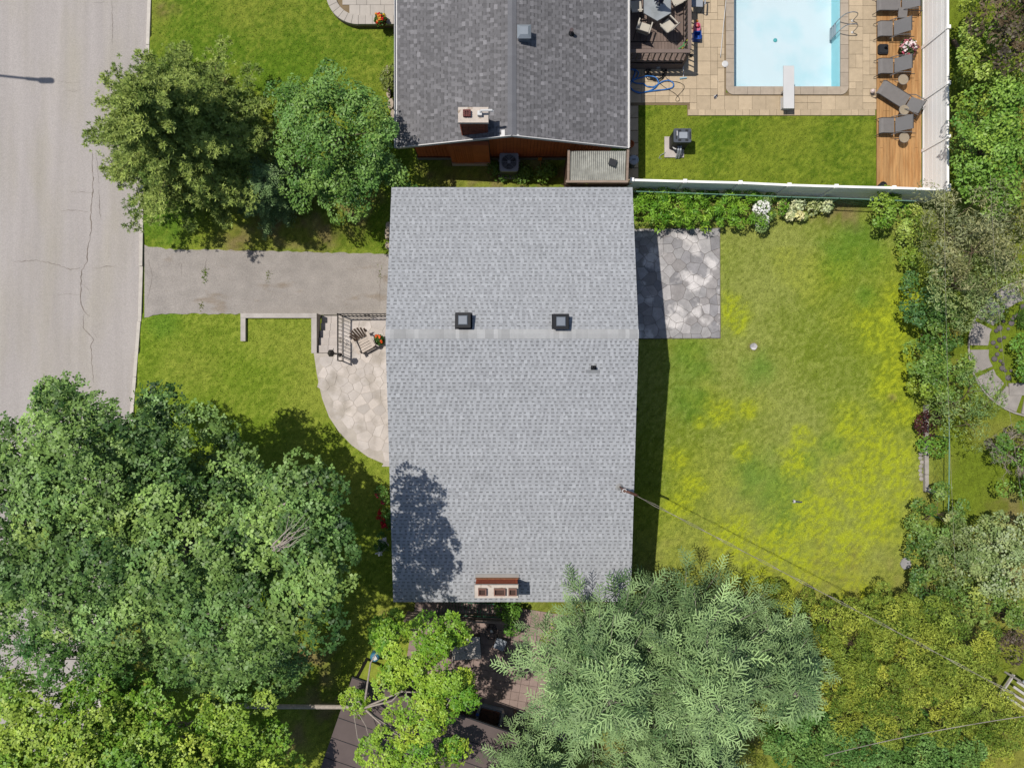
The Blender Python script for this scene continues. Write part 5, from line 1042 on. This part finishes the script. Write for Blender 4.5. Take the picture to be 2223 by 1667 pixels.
def leafy(name, label, cat, base, blobs, cA, cB, pr=OVAL, size=.13, per=1.5, leaves=80, sub=(.4, .75), flat=.6, zmin=-.2, upb=.6, trunk_r=.12, bark=None, m_=None, group=None, limbs=40, trunk=None, spread=.35, inner=.68, spokes=0):
    SEED[0] += 1; rg = np.random.default_rng(SEED[0]); R = random.Random(SEED[0]); base = Vector(base)
    bl = [(P(px, py, z), r, (rz if rz else r * .75)) for px, py, z, r, *q in blobs for rz in [q[0] if q else 0]]
    t = thing(name, label, cat, base, 0, group); b0 = np.array(base)
    pos, nn_, cc_, subs = crown_leaves(rg, [(np.array(c), r, rz) for c, r, rz in bl], per, leaves, sub, flat, zmin, upb, cA, cB, spread, inner)
    pos[:, 2] = np.maximum(pos[:, 2], .03)
    V, F, Cc = scatter(pr, pos - b0, rg.normal(size=pos.shape), nn_, size * rg.uniform(.7, 1.25, len(pos)), cc_)
    link('crown', npmesh('crown', V, F, Cc), t, m_ or M_leaf)
    tb = MB(); cen = sum((c for c, r, rz in bl), Vector()) / len(bl); tops = trunk or [base, base.lerp(Vector((cen.x, cen.y, cen.z * .55)), .5) + Vector((0, 0, .1)), Vector((cen.x, cen.y, cen.z * .7))]
    tp = [Vector(p) - base for p in tops]; tb.tube(tp, [trunk_r * (1 - .5 * i / (len(tp) - 1)) for i in range(len(tp))], 8)
    hub = tp[-1]
    if spokes: bl = R.sample(bl, spokes)
    for c, r, rz in bl: q = Vector(c) - base; md = hub.lerp(q, .5) + Vector((R.uniform(-.35, .35), R.uniform(-.35, .35), R.uniform(-.1, .4))); tb.tube([hub, md, q], [trunk_r * .38, trunk_r * .24, trunk_r * .1], 6)
    for s_ in R.sample(range(len(subs)), min(limbs, len(subs))):
        q = Vector(subs[s_]) - base; near = min(bl, key=lambda k: (Vector(k[0]) - base - q).length); a = Vector(near[0]) - base; tb.tube([a, a.lerp(q, .6) + Vector((R.uniform(-.1, .1), R.uniform(-.1, .1), R.uniform(-.05, .1))), q], [trunk_r * .16, trunk_r * .11, trunk_r * .05], 5)
    tb.build('trunk', bark or M_barkb, t)
    return t
def conifer(name, label, base, top, R_, z0, prof, nwh, per, fl, cA, cB, pr, dens=1.0, bark=None, trunk_r=.14, droop=.25, group=None, cat='tree', ragged=.3, pitch=.1, swirl=1.15, wide=0):
    SEED[0] += 1; rg = np.random.default_rng(SEED[0]); R = random.Random(SEED[0]); base, top = Vector(base), Vector(top); t = thing(name, label, cat, base, 0, group); tb = MB()
    tb.tube([(0, 0, 0), (top - base) * .5, top - base], [trunk_r, trunk_r * .6, .015], 8); br = MB(); pos, X, N, S, T = [], [], [], [], []
    for wv in range(nwh):
        u = wv / (nwh - 1); z = z0 + (top.z - z0) * (u ** .9) * .97; c = base.lerp(top, z / top.z); rad = R_ * prof(u); off = R.uniform(0, 6.28)
        for k in range(per):
            a = off + 6.283 * k / per + R.uniform(-.35, .35); L = max(.3, rad * R.uniform(1 - ragged, 1.12)); d = Vector((math.cos(a), math.sin(a), 0)); sd = Vector((-d.y, d.x, 0)); rise = R.uniform(.05, .4) * (1 + u); bend = R.uniform(-.15, .15); tint = R.random()
            f = lambda s_: c + d * (s_ * L) + sd * (bend * s_ * s_ * L) + Vector((0, 0, rise * s_ * L * .6 - droop * s_ * s_ * L))
            br.tube([f(s_) - base for s_ in (0, .35, .7, 1)], [trunk_r * k_ * (1 - .8 * u) for k_ in (.22, .16, .1, .04)], 5)
            n = int(max(4, L / fl * 6.5 * dens))
            for i in range(n):
                s_ = .18 + .82 * (i + R.random()) / n; side = R.choice((-1, 1)); q = f(s_); an = side * R.uniform(.15, swirl); tip = s_ > .93; an *= .3 if tip else 1
                X.append((d * math.cos(an) + sd * math.sin(an) + Vector((0, 0, R.uniform(-.25, .35) + pitch)))[:]); pos.append((q - base + sd * (R.gauss(0, wide) * (1.3 - s_) * L if wide else 0) + Vector((0, 0, R.uniform(-.08, .12))))[:]); N.append((R.gauss(0, .45), R.gauss(0, .45), 1)); S.append(fl * (1.15 - .45 * s_) * R.uniform(.65, 1.2)); T.append(min(1, max(0, .5 * tint + .5 * R.random())))
    for i in range(int(26 * dens)):
        a = R.uniform(0, 6.283); pos.append((top - base + Vector((R.gauss(0, .12), R.gauss(0, .12), -R.uniform(.0, .9))))[:]); X.append((math.cos(a), math.sin(a), R.uniform(-.1, .6))); N.append((R.gauss(0, .3), R.gauss(0, .3), 1)); S.append(fl * R.uniform(.5, .9)); T.append(R.random())
    pos, X, N, S, T = np.array(pos), unit(np.array(X)), unit(np.array(N)), np.array(S), np.array(T)[:, None]; col = (np.array(cA) + (np.array(cB) - np.array(cA)) * T) * rg.uniform(.75, 1.25, (len(T), 1)) * 1.9
    V, F, Cc = scatter(pr, pos, X, N, S, col); link('crown', npmesh('crown', V, F, Cc), t, M_needle); tb.build('trunk', bark or M_barkb, t); br.build('branches', bark or M_barkb, t); return t

# --- trees by the street
GA, GB = C(74, 104, 34), C(138, 156, 70)
conifer('spruce_tree', 'tall ragged olive green spruce leaning over the road edge', P(462, 345), P(292, 205, 8.0), 4.0, .5, lambda u: (1.05 - .9 * u ** 1.5) * (.85 if u < .1 else 1), 28, 9, .32, C(66, 94, 32), C(160, 174, 88), TUFT, 1.9, droop=.1, trunk_r=.17, ragged=.75, swirl=1.4, wide=.13)
conifer('pine_tree', 'small bluish green pine tucked between the spruce and the round tree', P(598, 420), P(575, 392, 3.4), 1.6, .4, lambda u: 1.05 - .85 * u, 9, 7, .45, C(56, 84, 42), C(116, 140, 86), SPRUCE, 2.6, droop=.15, trunk_r=.08)
leafy('round_tree', 'dense round mid green tree beside the neighbouring roof', 'tree', P(790, 380), [(735, 300, 4.0, 1.95), (800, 378, 3.4, 1.2), (680, 350, 3.1, 1.4), (680, 240, 3.5, 1.3), (740, 195, 3.3, .9), (785, 255, 3.4, .85), (760, 410, 3.0, 1.2), (690, 410, 2.6, .9), (862, 392, 2.9, .7), (630, 290, 3.1, .75), (620, 215, 3.2, .5)],
      C(66, 108, 36), C(128, 162, 78), OVAL, .125, 2.6, 120, (.3, .55), .7, trunk_r=.13, limbs=60)
# --- large maple
leafy('maple_tree', 'very large dark green maple spreading over the lawn and the road', 'tree', P(455, 1130), [(160, 950, 6.5, 1.6), (60, 1010, 6, 1.6), (270, 945, 6.6, 1.2), (335, 890, 6.2, .5), (130, 860, 6, .3), (370, 975, 6, 1.4), (480, 1000, 5.5, 1.1), (200, 1060, 8, 2.3), (50, 1150, 7.5, 2.1), (360, 1080, 7.5, 2.0), (530, 1070, 6.2, 1.5), (560, 1160, 8.6, 1.8), (690, 1055, 10, .5), (675, 1140, 10, .9), (680, 1240, 10, .95),
      (400, 1230, 9, 2.0), (230, 1240, 8.5, 1.9), (545, 1310, 9.2, 1.6), (680, 1335, 9.8, .85), (410, 1350, 7.6, 1.0), (80, 1290, 6.5, 1.4), (470, 1410, 7, .9), (570, 1440, 4.0, 1.2), (380, 1420, 3.6, 1.2), (250, 1365, 4.4, 1.4), (470, 1480, 3, .9), (620, 1420, 3.4, .8), (140, 1180, 5, 1.6), (300, 1150, 5, 1.6), (470, 1170, 5, 1.6)],
      C(36, 72, 22), C(144, 176, 92), MAPLE, .24, 1.35, 90, (.45, 1.05), .4, -.1, .8, trunk_r=.3, bark=M_barkg, limbs=40, inner=.35, trunk=[P(455, 1130), P(430, 1140, 2.5), P(400, 1160, 5.2)], spread=.42)
leafy('maple_tree', 'dark green young maple in the shade beside the road', 'tree', P(200, 1420), [(140, 1430, 4.8, 1.2), (240, 1420, 4.6, .9), (60, 1410, 5, 1.2), (310, 1480, 3.6, 1.0)], C(54, 96, 34), C(108, 146, 66), MAPLE, .19, 1.5, 80, (.4, .75), .55, -.05, .8, trunk_r=.12, limbs=30)
leafy('maple_tree', 'bright yellow green maple spreading along the kerb in front of the shed', 'tree', P(280, 1500), [(70, 1590, 5.5, 1.7), (220, 1560, 5, 1.5), (370, 1590, 5, 1.6), (510, 1580, 4.5, 1.3), (590, 1640, 4.3, 1.0), (140, 1680, 6, 1.8), (330, 1690, 6, 2.0), (490, 1690, 5.4, 1.5), (40, 1510, 4.2, .9), (290, 1500, 4, .9)],
      C(86, 132, 30), C(172, 192, 80), MAPLE, .23, 1.7, 90, (.5, .85), .42, -.1, .75, trunk_r=.2, bark=M_barkg, limbs=25, inner=.4, spread=.45)
leafy('maple_tree', 'small light green maple with a long leaning pale trunk over the shed', 'tree', P(458, 1530), [(860, 1420, 5, .95), (925, 1385, 5, .8), (960, 1450, 5.2, 1.0), (880, 1490, 4.8, .9), (985, 1505, 4.9, .75), (925, 1545, 4.6, .95), (845, 1370, 4.5, .55), (905, 1620, 4.2, .9), (830, 1640, 4, .8), (985, 1645, 3.9, .35), (1010, 1490, 4.9, .4), (765, 1525, 3.4, .22), (985, 1360, 4.8, .3)],
      C(84, 136, 30), C(164, 188, 62), MAPLE, .19, 2.0, 75, (.35, .6), .5, -.05, .8, trunk_r=.12, bark=M_barkw, limbs=60, trunk=[P(458, 1530), P(600, 1533, 1.4), P(742, 1534, 2.9), P(790, 1536, 3.4)], spread=.42, spokes=6)
dead = thing('dead_branch', 'bleached dead branches standing out of the large maple crown', 'branch', P(600, 1188, 10.0)); R = random.Random(2)
for k in range(14):
    a = P(600 + R.uniform(-12, 8), 1188 + R.uniform(-8, 8), 10.3); b = P(R.uniform(625, 675), R.uniform(1112, 1175), R.uniform(10.5, 11.0)); m_ = a.lerp(b, .5) + Vector((R.uniform(-.15, .15), R.uniform(-.15, .15), .1)); MB().tube([a - dead.location, m_ - dead.location, b - dead.location], [.022, .012, .004], 6).build('twig', M_barkw, dead)
# --- larches by the lower terrace
LA, LB = C(48, 78, 40), C(152, 178, 116); lp_ = lambda u: (1.02 - .8 * u ** 1.6) * (.8 if u < .08 else 1)
for lab, bs, tp, R_, h0, nw in (('grey green larch overhanging the chimney end of the roof', (1275, 1328), (1325, 1530, 8.6), 3.6, 4.2, 16), ('largest grey green larch spreading over the back lawn corner', (1445, 1345), (1560, 1540, 9.0), 3.7, 2.2, 20), ('narrow grey green larch next to the yellow green hedge', (1650, 1385), (1730, 1510, 6.8), 2.3, 1.2, 14),
                             ('broad grey green larch behind the shed end', (1430, 1560), (1530, 1760, 8.2), 3.9, 1.6, 18), ('slender grey green larch growing beside the shed roof', (1150, 1620), (1152, 1760, 6.2), 2.0, 1.6, 12)):
    conifer('larch_tree', lab, P(*bs), P(*tp), R_, h0, lp_, nw + 1, 8, .82, LA, LB, LARCH, .72, bark=M_barkw, droop=.2, trunk_r=.12, group='grey green larches', ragged=.62, pitch=.2, swirl=1.7)
# --- yellow green hedge in the lower right
HA, HB = C(74, 104, 28), C(170, 180, 72); K = dict(pr=LANCE, size=.13, inner=.5, per=3.6, leaves=170, sub=(.25, .45), flat=.8, zmin=-.1, upb=.35, trunk_r=.08, limbs=24, m_=M_leafd, group='yellow green hedge shrubs', spread=.6)
for lab, bs, bl in (('yellow green hedge shrub beside the narrow larch', (1800, 1350), [(1800, 1345, 1.8, 1.0), (1770, 1400, 2, 1.0), (1870, 1330, 1.7, .9), (1730, 1310, 1.2, .7), (1690, 1290, 1.0, .5)]), ('yellow green hedge shrub along the bottom of the back lawn', (1930, 1350), [(1930, 1345, 2.4, 1.2), (2000, 1340, 2.4, 1.0), (1860, 1400, 2.4, 1.3)]), ('yellow green hedge shrub in the thick of the hedge', (1900, 1440), [(1900, 1470, 2.8, 1.6), (1990, 1450, 2.8, 1.4), (1840, 1490, 2.4, 1.2), (1930, 1545, 2.7, 1.2), (1830, 1560, 2.0, .9), (1770, 1480, 2.0, 1.0), (1960, 1400, 2.6, 1.2)]),
                    ('yellow green hedge shrub reaching the white timber stairs', (2050, 1420), [(2080, 1400, 2.5, 1.4), (2060, 1470, 2.8, 1.4), (2120, 1430, 2.4, .8), (2040, 1540, 2.6, 1.1)]), ('yellow green hedge shrub under the single overhead wire', (2110, 1540), [(2130, 1540, 2.3, 1.2), (2180, 1580, 2, 1.0), (2110, 1600, 2, .9), (2150, 1640, 1.5, .7)])):
    leafy('hedge_shrub', lab, 'shrub', P(*bs), bl, HA, HB, **K)
K.update(group='dark green shrubs below the hedge', size=.12, pr=OVAL)
for lab, bs, bl in (('dark green shrub squeezed between the larches', (1690, 1585), [(1690, 1610, 1.6, .9), (1720, 1650, 1.6, .8), (1730, 1560, 1.4, .7)]), ('dark green shrub below the hedge next to the larch', (1860, 1590), [(1870, 1610, 2, 1.1), (1810, 1650, 1.8, .9), (1770, 1590, 1.6, .8), (1750, 1650, 1.6, .9)]), ('dark green shrub below the overhead wire', (2020, 1600), [(2000, 1625, 2.2, 1.3), (2070, 1620, 2.2, 1.1), (1950, 1660, 2, 1.0)])): leafy('hedge_shrub', lab, 'shrub', P(*bs), bl, C(60, 100, 36), C(124, 158, 84), **K)
# --- trees and shrubs along the right hand boundary
K = dict(pr=OVAL, size=.14, per=2.1, leaves=100, sub=(.32, .6), flat=.65, zmin=-.1, upb=.55, trunk_r=.1, limbs=30, spread=.42)
leafy('boundary_tree', 'bright green leafy tree outside the upper part of the vinyl fence', 'tree', P(2070, 90), [(2160, 40, 3.6, 1.3), (2155, 130, 4, 1.3), (2215, 150, 4.2, 1.2), (2150, -30, 3.6, 1.2), (2135, 205, 3.6, .8), (2110, 90, 2.4, .5), (2108, 20, 2.4, .5), (2110, 160, 2.4, .5)], C(96, 132, 28), C(170, 184, 82), **K)
leafy('boundary_tree', 'deep green leafy tree outside the fence corner', 'tree', P(2080, 270), [(2165, 260, 4, 1.35), (2160, 345, 4, 1.3), (2215, 300, 4.2, 1.4), (2190, 400, 3.8, 1.3), (2120, 410, 3.0, .7), (2215, 220, 4, 1.0), (2112, 250, 2.4, .5), (2112, 320, 2.4, .5), (2108, 375, 2.2, .45)], C(68, 116, 26), C(146, 178, 76), **K)
leafy('boundary_tree', 'dark purple brown leafed tree behind the bright green one', 'tree', P(2120, 80), [(2190, 40, 5.2, 1.1), (2215, 100, 5, 1.0), (2170, -20, 5, 1.0)], C(56, 46, 36), C(112, 98, 72), **K)
K.update(m_=M_leafd, pr=LANCE, size=.15, spread=.6, upb=.3)
leafy('boundary_tree', 'dull grey green tree below the fence corner', 'tree', P(2060, 520), [(2080, 470, 3.4, 1.3), (2160, 480, 3.8, 1.5), (2110, 550, 3.8, 1.4), (2050, 540, 3, .9), (2200, 560, 3.6, 1.2), (2030, 440, 2.6, .7)], C(96, 104, 60), C(168, 168, 122), **K)
leafy('boundary_tree', 'soft grey green tree overhanging the stone circle', 'tree', P(2070, 620), [(2075, 610, 3.2, 1.2), (2140, 620, 3.4, 1.2), (2100, 665, 3, .9), (2180, 600, 3.2, .9)], C(92, 112, 56), C(156, 170, 110), **K)
leafy('boundary_tree', 'sparse grey green tree with bare twigs beside the green wire fence', 'tree', P(2070, 870), [(2100, 850, 3, 1.0), (2060, 870, 2.6, .8), (2140, 880, 2.8, .7), (2100, 920, 2.8, .7)], C(88, 116, 52), C(152, 168, 104), **{**K, 'per': 1.6, 'leaves': 80})
K.update(m_=M_leaf, pr=OVAL, size=.12, spread=.42, upb=.5, sub=(.25, .45), per=2.8, limbs=12, trunk_r=.04, group=None)
for lab, bs, bl, a, b in (('dark bluish green bush at the lawn edge below the grey green tree', (1985, 655), [(1988, 640, 1.6, .75), (2010, 680, 1.5, .7)], C(46, 86, 34), C(100, 138, 74)), ('deep green bush beside the short cross rail', (2010, 730), [(2012, 725, 1.4, .6)], C(56, 100, 30), C(116, 152, 70)), ('mid green bush in the middle of the lawn boundary', (2008, 790), [(2008, 785, 1.5, .8), (2045, 800, 1.3, .6)], C(66, 106, 32), C(134, 162, 74)),
                          ('fresh green bush above the stone edging', (2015, 850), [(2020, 845, 1.5, .8), (2000, 828, 1.0, .4)], C(76, 112, 28), C(148, 168, 60)), ('dense green bush tucked behind the short cross rail', (2035, 690), [(2035, 690, 1.6, .8), (2040, 740, 1.5, .7)], C(56, 94, 30), C(120, 150, 70)), ('dense green bush between the wire fence and the stone edging', (2060, 820), [(2055, 830, 1.7, .8), (2075, 780, 1.4, .6)], C(62, 100, 32), C(128, 156, 74)), ('small dark red leafed bush on the stone edging', (2014, 925), [(2015, 925, .7, .4)], C(44, 22, 24), C(88, 46, 44)), ('small green bush behind the stone edging', (2022, 968), [(2024, 965, .8, .32)], C(60, 110, 28), C(120, 160, 60)),
                          ('light green leafy plants in the corner below the vinyl fence', (1905, 452), [(1905, 452, .9, .8), (1935, 450, .9, .5)], C(84, 130, 30), C(150, 176, 70)), ('broad leafed yellow green plants sloping from the fence corner', (1960, 490), [(1955, 480, .8, .65), (1985, 510, .9, .6)], C(110, 140, 40), C(176, 190, 90)), ('green plants at the top edge of the back lawn boundary', (1985, 560), [(1985, 555, .9, .55), (1985, 595, .7, .4)], C(90, 126, 32), C(160, 176, 72)),
                          ('yellow flowering low plants beside the stone circle', (2085, 715), [(2080, 712, .5, .4), (2055, 725, .5, .4)], C(140, 140, 40), C(196, 182, 80)),
                          ('mid green shrub below the green wire fence', (2030, 1110), [(2035, 1115, 1.6, 1.0), (2010, 1150, 1.3, .6)], C(70, 108, 34), C(140, 164, 84)), ('dark green shrub beside the pale flat stone', (2020, 1220), [(2020, 1215, 1.6, .9), (2010, 1275, 1.5, .8), (2040, 1315, 1.5, .7)], C(58, 92, 34), C(122, 150, 74)), ('dull green twiggy shrub at the garden end', (2090, 1160), [(2095, 1165, 2, 1.0), (2075, 1215, 2, .9)], C(82, 106, 50), C(150, 162, 100)),
                          ('green shrub under the white blossom', (2150, 1310), [(2120, 1290, 1.8, 1.0), (2170, 1330, 1.8, .9), (2090, 1320, 1.6, .7)], C(76, 112, 38), C(150, 168, 84)), ('small purple brown shrub at the hedge end', (2205, 1370), [(2205, 1360, 1.2, .6), (2190, 1400, 1.0, .5)], C(54, 44, 38), C(110, 96, 80)), ('bright green round shrub inside the stone circle', (2235, 770), [(2210, 760, .6, .5), (2215, 800, .6, .45)], C(80, 130, 36), C(150, 180, 80)),
                          ('low dark shrub hugging the neighbouring wall', (856, 170), [(853, 165, .6, .3), (855, 190, .6, .28)], C(76, 92, 34), C(130, 140, 66)), ('green shrub under our gable by the leaning maple', (848, 1345), [(845, 1345, .9, .55), (835, 1375, .9, .5)], C(64, 112, 30), C(128, 166, 66)), ('green shrub against our gable beside the railing', (1125, 1335), [(1125, 1345, .9, .6), (1110, 1320, .8, .4)], C(60, 106, 30), C(120, 160, 60)),
                          ('small green plant below the neighbouring gable wall', (1185, 368), [(1185, 368, .3, .32)], C(60, 100, 30), C(120, 150, 60)), ('low green plant beside the air conditioner', (1078, 372), [(1080, 374, .25, .22), (1130, 378, .2, .2)], C(60, 96, 28), C(116, 146, 56)), ('yellow green shrub growing through the larch beside the terrace', (1215, 1400), [(1210, 1390, 1.4, .7), (1215, 1460, 1.2, .6)], C(100, 136, 30), C(170, 186, 70)),
                          ('dark shrub in the shade of the garden beyond the wire fence', (2190, 960), [(2200, 955, 1.6, .9), (2215, 1040, 1.5, .8)], C(60, 100, 30), C(124, 160, 66))):
    leafy('shrub', lab, 'shrub', P(*bs), bl, a, b, **K)
bw_ = leafy('blossom_shrub', 'large shrub covered in white blossom at the garden end', 'shrub', P(2150, 1200), [(2150, 1180, 2.2, 1.1), (2190, 1230, 2.2, 1.1), (2130, 1240, 2.2, .9), (2200, 1160, 2, .8)], C(96, 124, 60), C(170, 180, 120), **K)
rg = np.random.default_rng(77); q = []
def petals(t, name, pts, size, cols, upw=1.0):
    pts = np.array(pts); col = 1.7 * np.array(cols)[rg.integers(0, len(cols), len(pts))] * rg.uniform(.85, 1.1, (len(pts), 1)); V, F, Cc = scatter(prim([(-.5, -.5, 0), (.5, -.5, .1), (.5, .5, 0), (-.5, .5, .1)]), pts, rg.normal(size=pts.shape), unit(rg.normal(size=pts.shape) * .5 + np.array([0, 0, upw])), size * rg.uniform(.7, 1.3, len(pts)), col); o = link(name, npmesh(name, V, F, Cc), t, M_petal); o['kind'] = 'stuff'; return o
def dome(c, r, rz, n): d = unit(rg.normal(size=(n, 3))); d[:, 2] = np.abs(d[:, 2]); return np.array(c) + d * np.array([r, r, rz])
b0 = np.array(P(2150, 1200)); pts = []
for px, py, z, r in ((2150, 1180, 2.2, 1.15), (2190, 1230, 2.2, 1.15), (2130, 1240, 2.2, 1.0), (2205, 1160, 2, .9)):
    cl = dome(np.array(P(px, py, z)) - b0, r, r * .8, 22)
    for c_ in cl: pts.append(c_ + rg.normal(size=(16, 3)) * .09)
petals(bw_, 'blossom', np.vstack(pts), .07, [C(166, 178, 136), C(146, 162, 106)])
# bare grey twigs
bt = thing('bare_tree', 'bare grey twigged tree leaning over the green wire fence', 'tree', P(2140, 960)); R = random.Random(12)
def twig(mb, a, d, L, r, lev):
    b = a + d * L; m_ = a.lerp(b, .5) + Vector((R.uniform(-.08, .08), R.uniform(-.08, .08), R.uniform(-.03, .08))); mb.tube([a, m_, b], [r, r * .8, r * .5], 5)
    if lev > 0:
        for k in range(4): e = (d + Vector((R.uniform(-1, 1), R.uniform(-1, 1), R.uniform(-.3, .4)))).normalized(); twig(mb, a.lerp(b, R.uniform(.4, 1)), e, L * R.uniform(.45, .75), r * .5, lev - 1)
mb = MB(); mb.tube([(0, 0, 0), (-.1, -.1, 1.3)], [.08, .06], 7)
for k in range(6): a = 6.283 * k / 6; twig(mb, Vector((-.1, -.1, 1.2)), Vector((math.cos(a), math.sin(a), .55)).normalized(), .75, .028, 3)
mb.build('trunk', M_barkg, bt)
# long iris like leaves in the stone circle
ir = thing('iris_clump', 'clump of long pointed leaves in the stone circle', 'plant', P(2212, 695)); pts = []; n = 120; a = rg.uniform(0, 6.28, n); d = np.stack([np.cos(a), np.sin(a), rg.uniform(.3, 1.4, n)], 1); V, F, Cc = scatter(prim([(0, -.03, 0), (.6, -.035, .0), (1, 0, -.15), (.6, .035, 0)]), rg.normal(size=(n, 3)) * np.array([.12, .12, 0]), unit(d), unit(np.cross(d, np.stack([-np.sin(a), np.cos(a), 0 * a], 1))) * -1, rg.uniform(.4, .7, n), np.array(C(110, 150, 60)) * rg.uniform(.8, 1.3, (n, 1))); link('leaves', npmesh('leaves', V, F, Cc), ir, M_leaf)
# --- planted bed along the north side of the back lawn
K = dict(pr=LANCE, size=.17, per=4.2, leaves=70, sub=(.16, .3), flat=.8, zmin=0, upb=.35, trunk_r=.02, limbs=6, spread=.6, group='bright green perennials in the bed below the fence')
for k, (px, py, r) in enumerate(((1395, 450, .6), (1430, 465, .62), (1400, 478, .45), (1475, 450, .62), (1515, 462, .62), (1560, 452, .6), (1600, 465, .6), (1455, 480, .4), (1625, 445, .5), (1545, 478, .45), (1390, 425, .45), (1440, 432, .45), (1500, 432, .4), (1580, 435, .4), (1680, 445, .42), (1640, 485, .3), (1380, 440, .5), (1415, 442, .5), (1455, 455, .5), (1495, 470, .5), (1535, 440, .5), (1580, 462, .5), (1610, 440, .5), (1420, 485, .35))):
    leafy('perennial', 'bright green ferny perennial in the bed below the fence', 'plant', P(px, py), [(px, py, .55, r, .5)], C(76, 128, 26) if k % 2 else C(92, 140, 30), C(150, 188, 64), **K)
K.update(group=None)
wf = leafy('flowering_plant', 'plant with a dense head of white flowers in the lawn bed', 'plant', P(1652, 462), [(1652, 455, .6, .42, .5), (1650, 482, .5, .3, .4)], C(96, 130, 60), C(160, 180, 110), **K); b0 = np.array(P(1652, 462)); petals(wf, 'flowers', np.vstack([dome(np.array(P(1652, 452, .6)) - b0, .34, .5, 240), dome(np.array(P(1652, 480, .5)) - b0, .3, .45, 160)]), .065, [C(246, 244, 240), C(236, 236, 226)])
for k, (px, py, r) in enumerate(((1712, 452, .42), (1745, 450, .45), (1780, 448, .4), (1725, 468, .3))):
    leafy('variegated_plant', 'low plant with cream edged pale green leaves in the lawn bed', 'plant', P(px, py), [(px, py, .3, r, .25)], C(148, 166, 84), C(222, 222, 174), **{**K, 'pr': OVAL, 'size': .15, 'group': 'cream leafed plants in the lawn bed'})
# peonies beside the front wall
for lab, px, py, cols in (('peony bush with crimson flowers against the front wall', 834, 1072, [C(190, 30, 60), C(210, 60, 90)]), ('peony bush with dark red flowers in the shade of the maple', 836, 1130, [C(170, 30, 40)]), ('peony bush with white flowers near the lower house corner', 836, 1182, [C(240, 236, 236), C(226, 220, 224)])):
    t = leafy('peony_bush', lab, 'plant', P(px, py), [(px, py, .45, .36, .35)], C(54, 100, 34), C(110, 146, 66), **K); b0 = np.array(P(px, py)); pts = []
    for k in range(6): c_ = dome(np.array(P(px + random.uniform(-12, 6), py + random.uniform(-16, 16), .6)) - b0, .1, .1, 1)[0]; pts.append(c_ + rg.normal(size=(26, 3)) * np.array([.045, .045, .03]))
    petals(t, 'flowers', np.vstack(pts), .06, cols)
# flower pots
def flower_pot(label, px, py, z, r, h, potc, cols, leafc, nfl, top):
    c = P(px, py, z + h + top); t = thing('flower_pot', label, 'flower pot', (c.x, c.y, z)); MB().lathe([(r * .65, 0), (r * .95, h), (r * 1.02, h), (r * .88, h), (r * .8, h - .05), (.01, h - .06)], n=18).build('pot', potc, t)
    n = 420; pos = dome((0, 0, h - .05), r * 1.1, top, n) * 1.0; pos[:, :2] *= rg.uniform(.3, 1.05, (n, 1)); V, F, Cc = scatter(OVAL, pos, rg.normal(size=pos.shape), unit(rg.normal(size=pos.shape) * .6 + np.array([0, 0, 1])), .1 * rg.uniform(.7, 1.3, n), np.array(leafc) * rg.uniform(.7, 1.4, (n, 1))); link('foliage', npmesh('foliage', V, F, Cc), t, M_leaf)
    pts = []
    for k in range(nfl): c_ = dome((0, 0, h - .03), r * 1.12, top * 1.08, 1)[0]; c_[:2] *= random.uniform(.3, 1); pts.append((c_ + rg.normal(size=(10, 3)) * .025, cols[k % len(cols)]))
    for cc2 in {tuple(c_) for _, c_ in pts}: petals(t, 'flowers', np.vstack([p for p, c_ in pts if tuple(c_) == cc2]), .055, [cc2])
    return t
flower_pot('flower pot with orange yellow and red blooms on the curved terrace', 824, 38, TZ + .05, .26, .3, mat('clay_pot', C(150, 100, 70), var=.1), [C(226, 150, 60), C(206, 30, 30), C(232, 200, 70), C(200, 40, 40)], C(80, 120, 40), 22, .22)
flower_pot('flower pot with orange blooms beside the garden chair on the porch', 821, 737, PZ, .2, .28, mat('dark_pot', C(70, 50, 44), var=.1), [C(226, 90, 40), C(230, 110, 60)], C(72, 116, 34), 9, .2)
flower_pot('large flower pot overflowing with pink and white blooms on the sun deck', 1980, 97, SZD, .36, .38, mat('wicker_pot', C(90, 64, 50), var=.15), [C(222, 150, 160), C(240, 226, 224), C(200, 100, 120), C(110, 60, 70)], C(96, 120, 70), 60, .3)
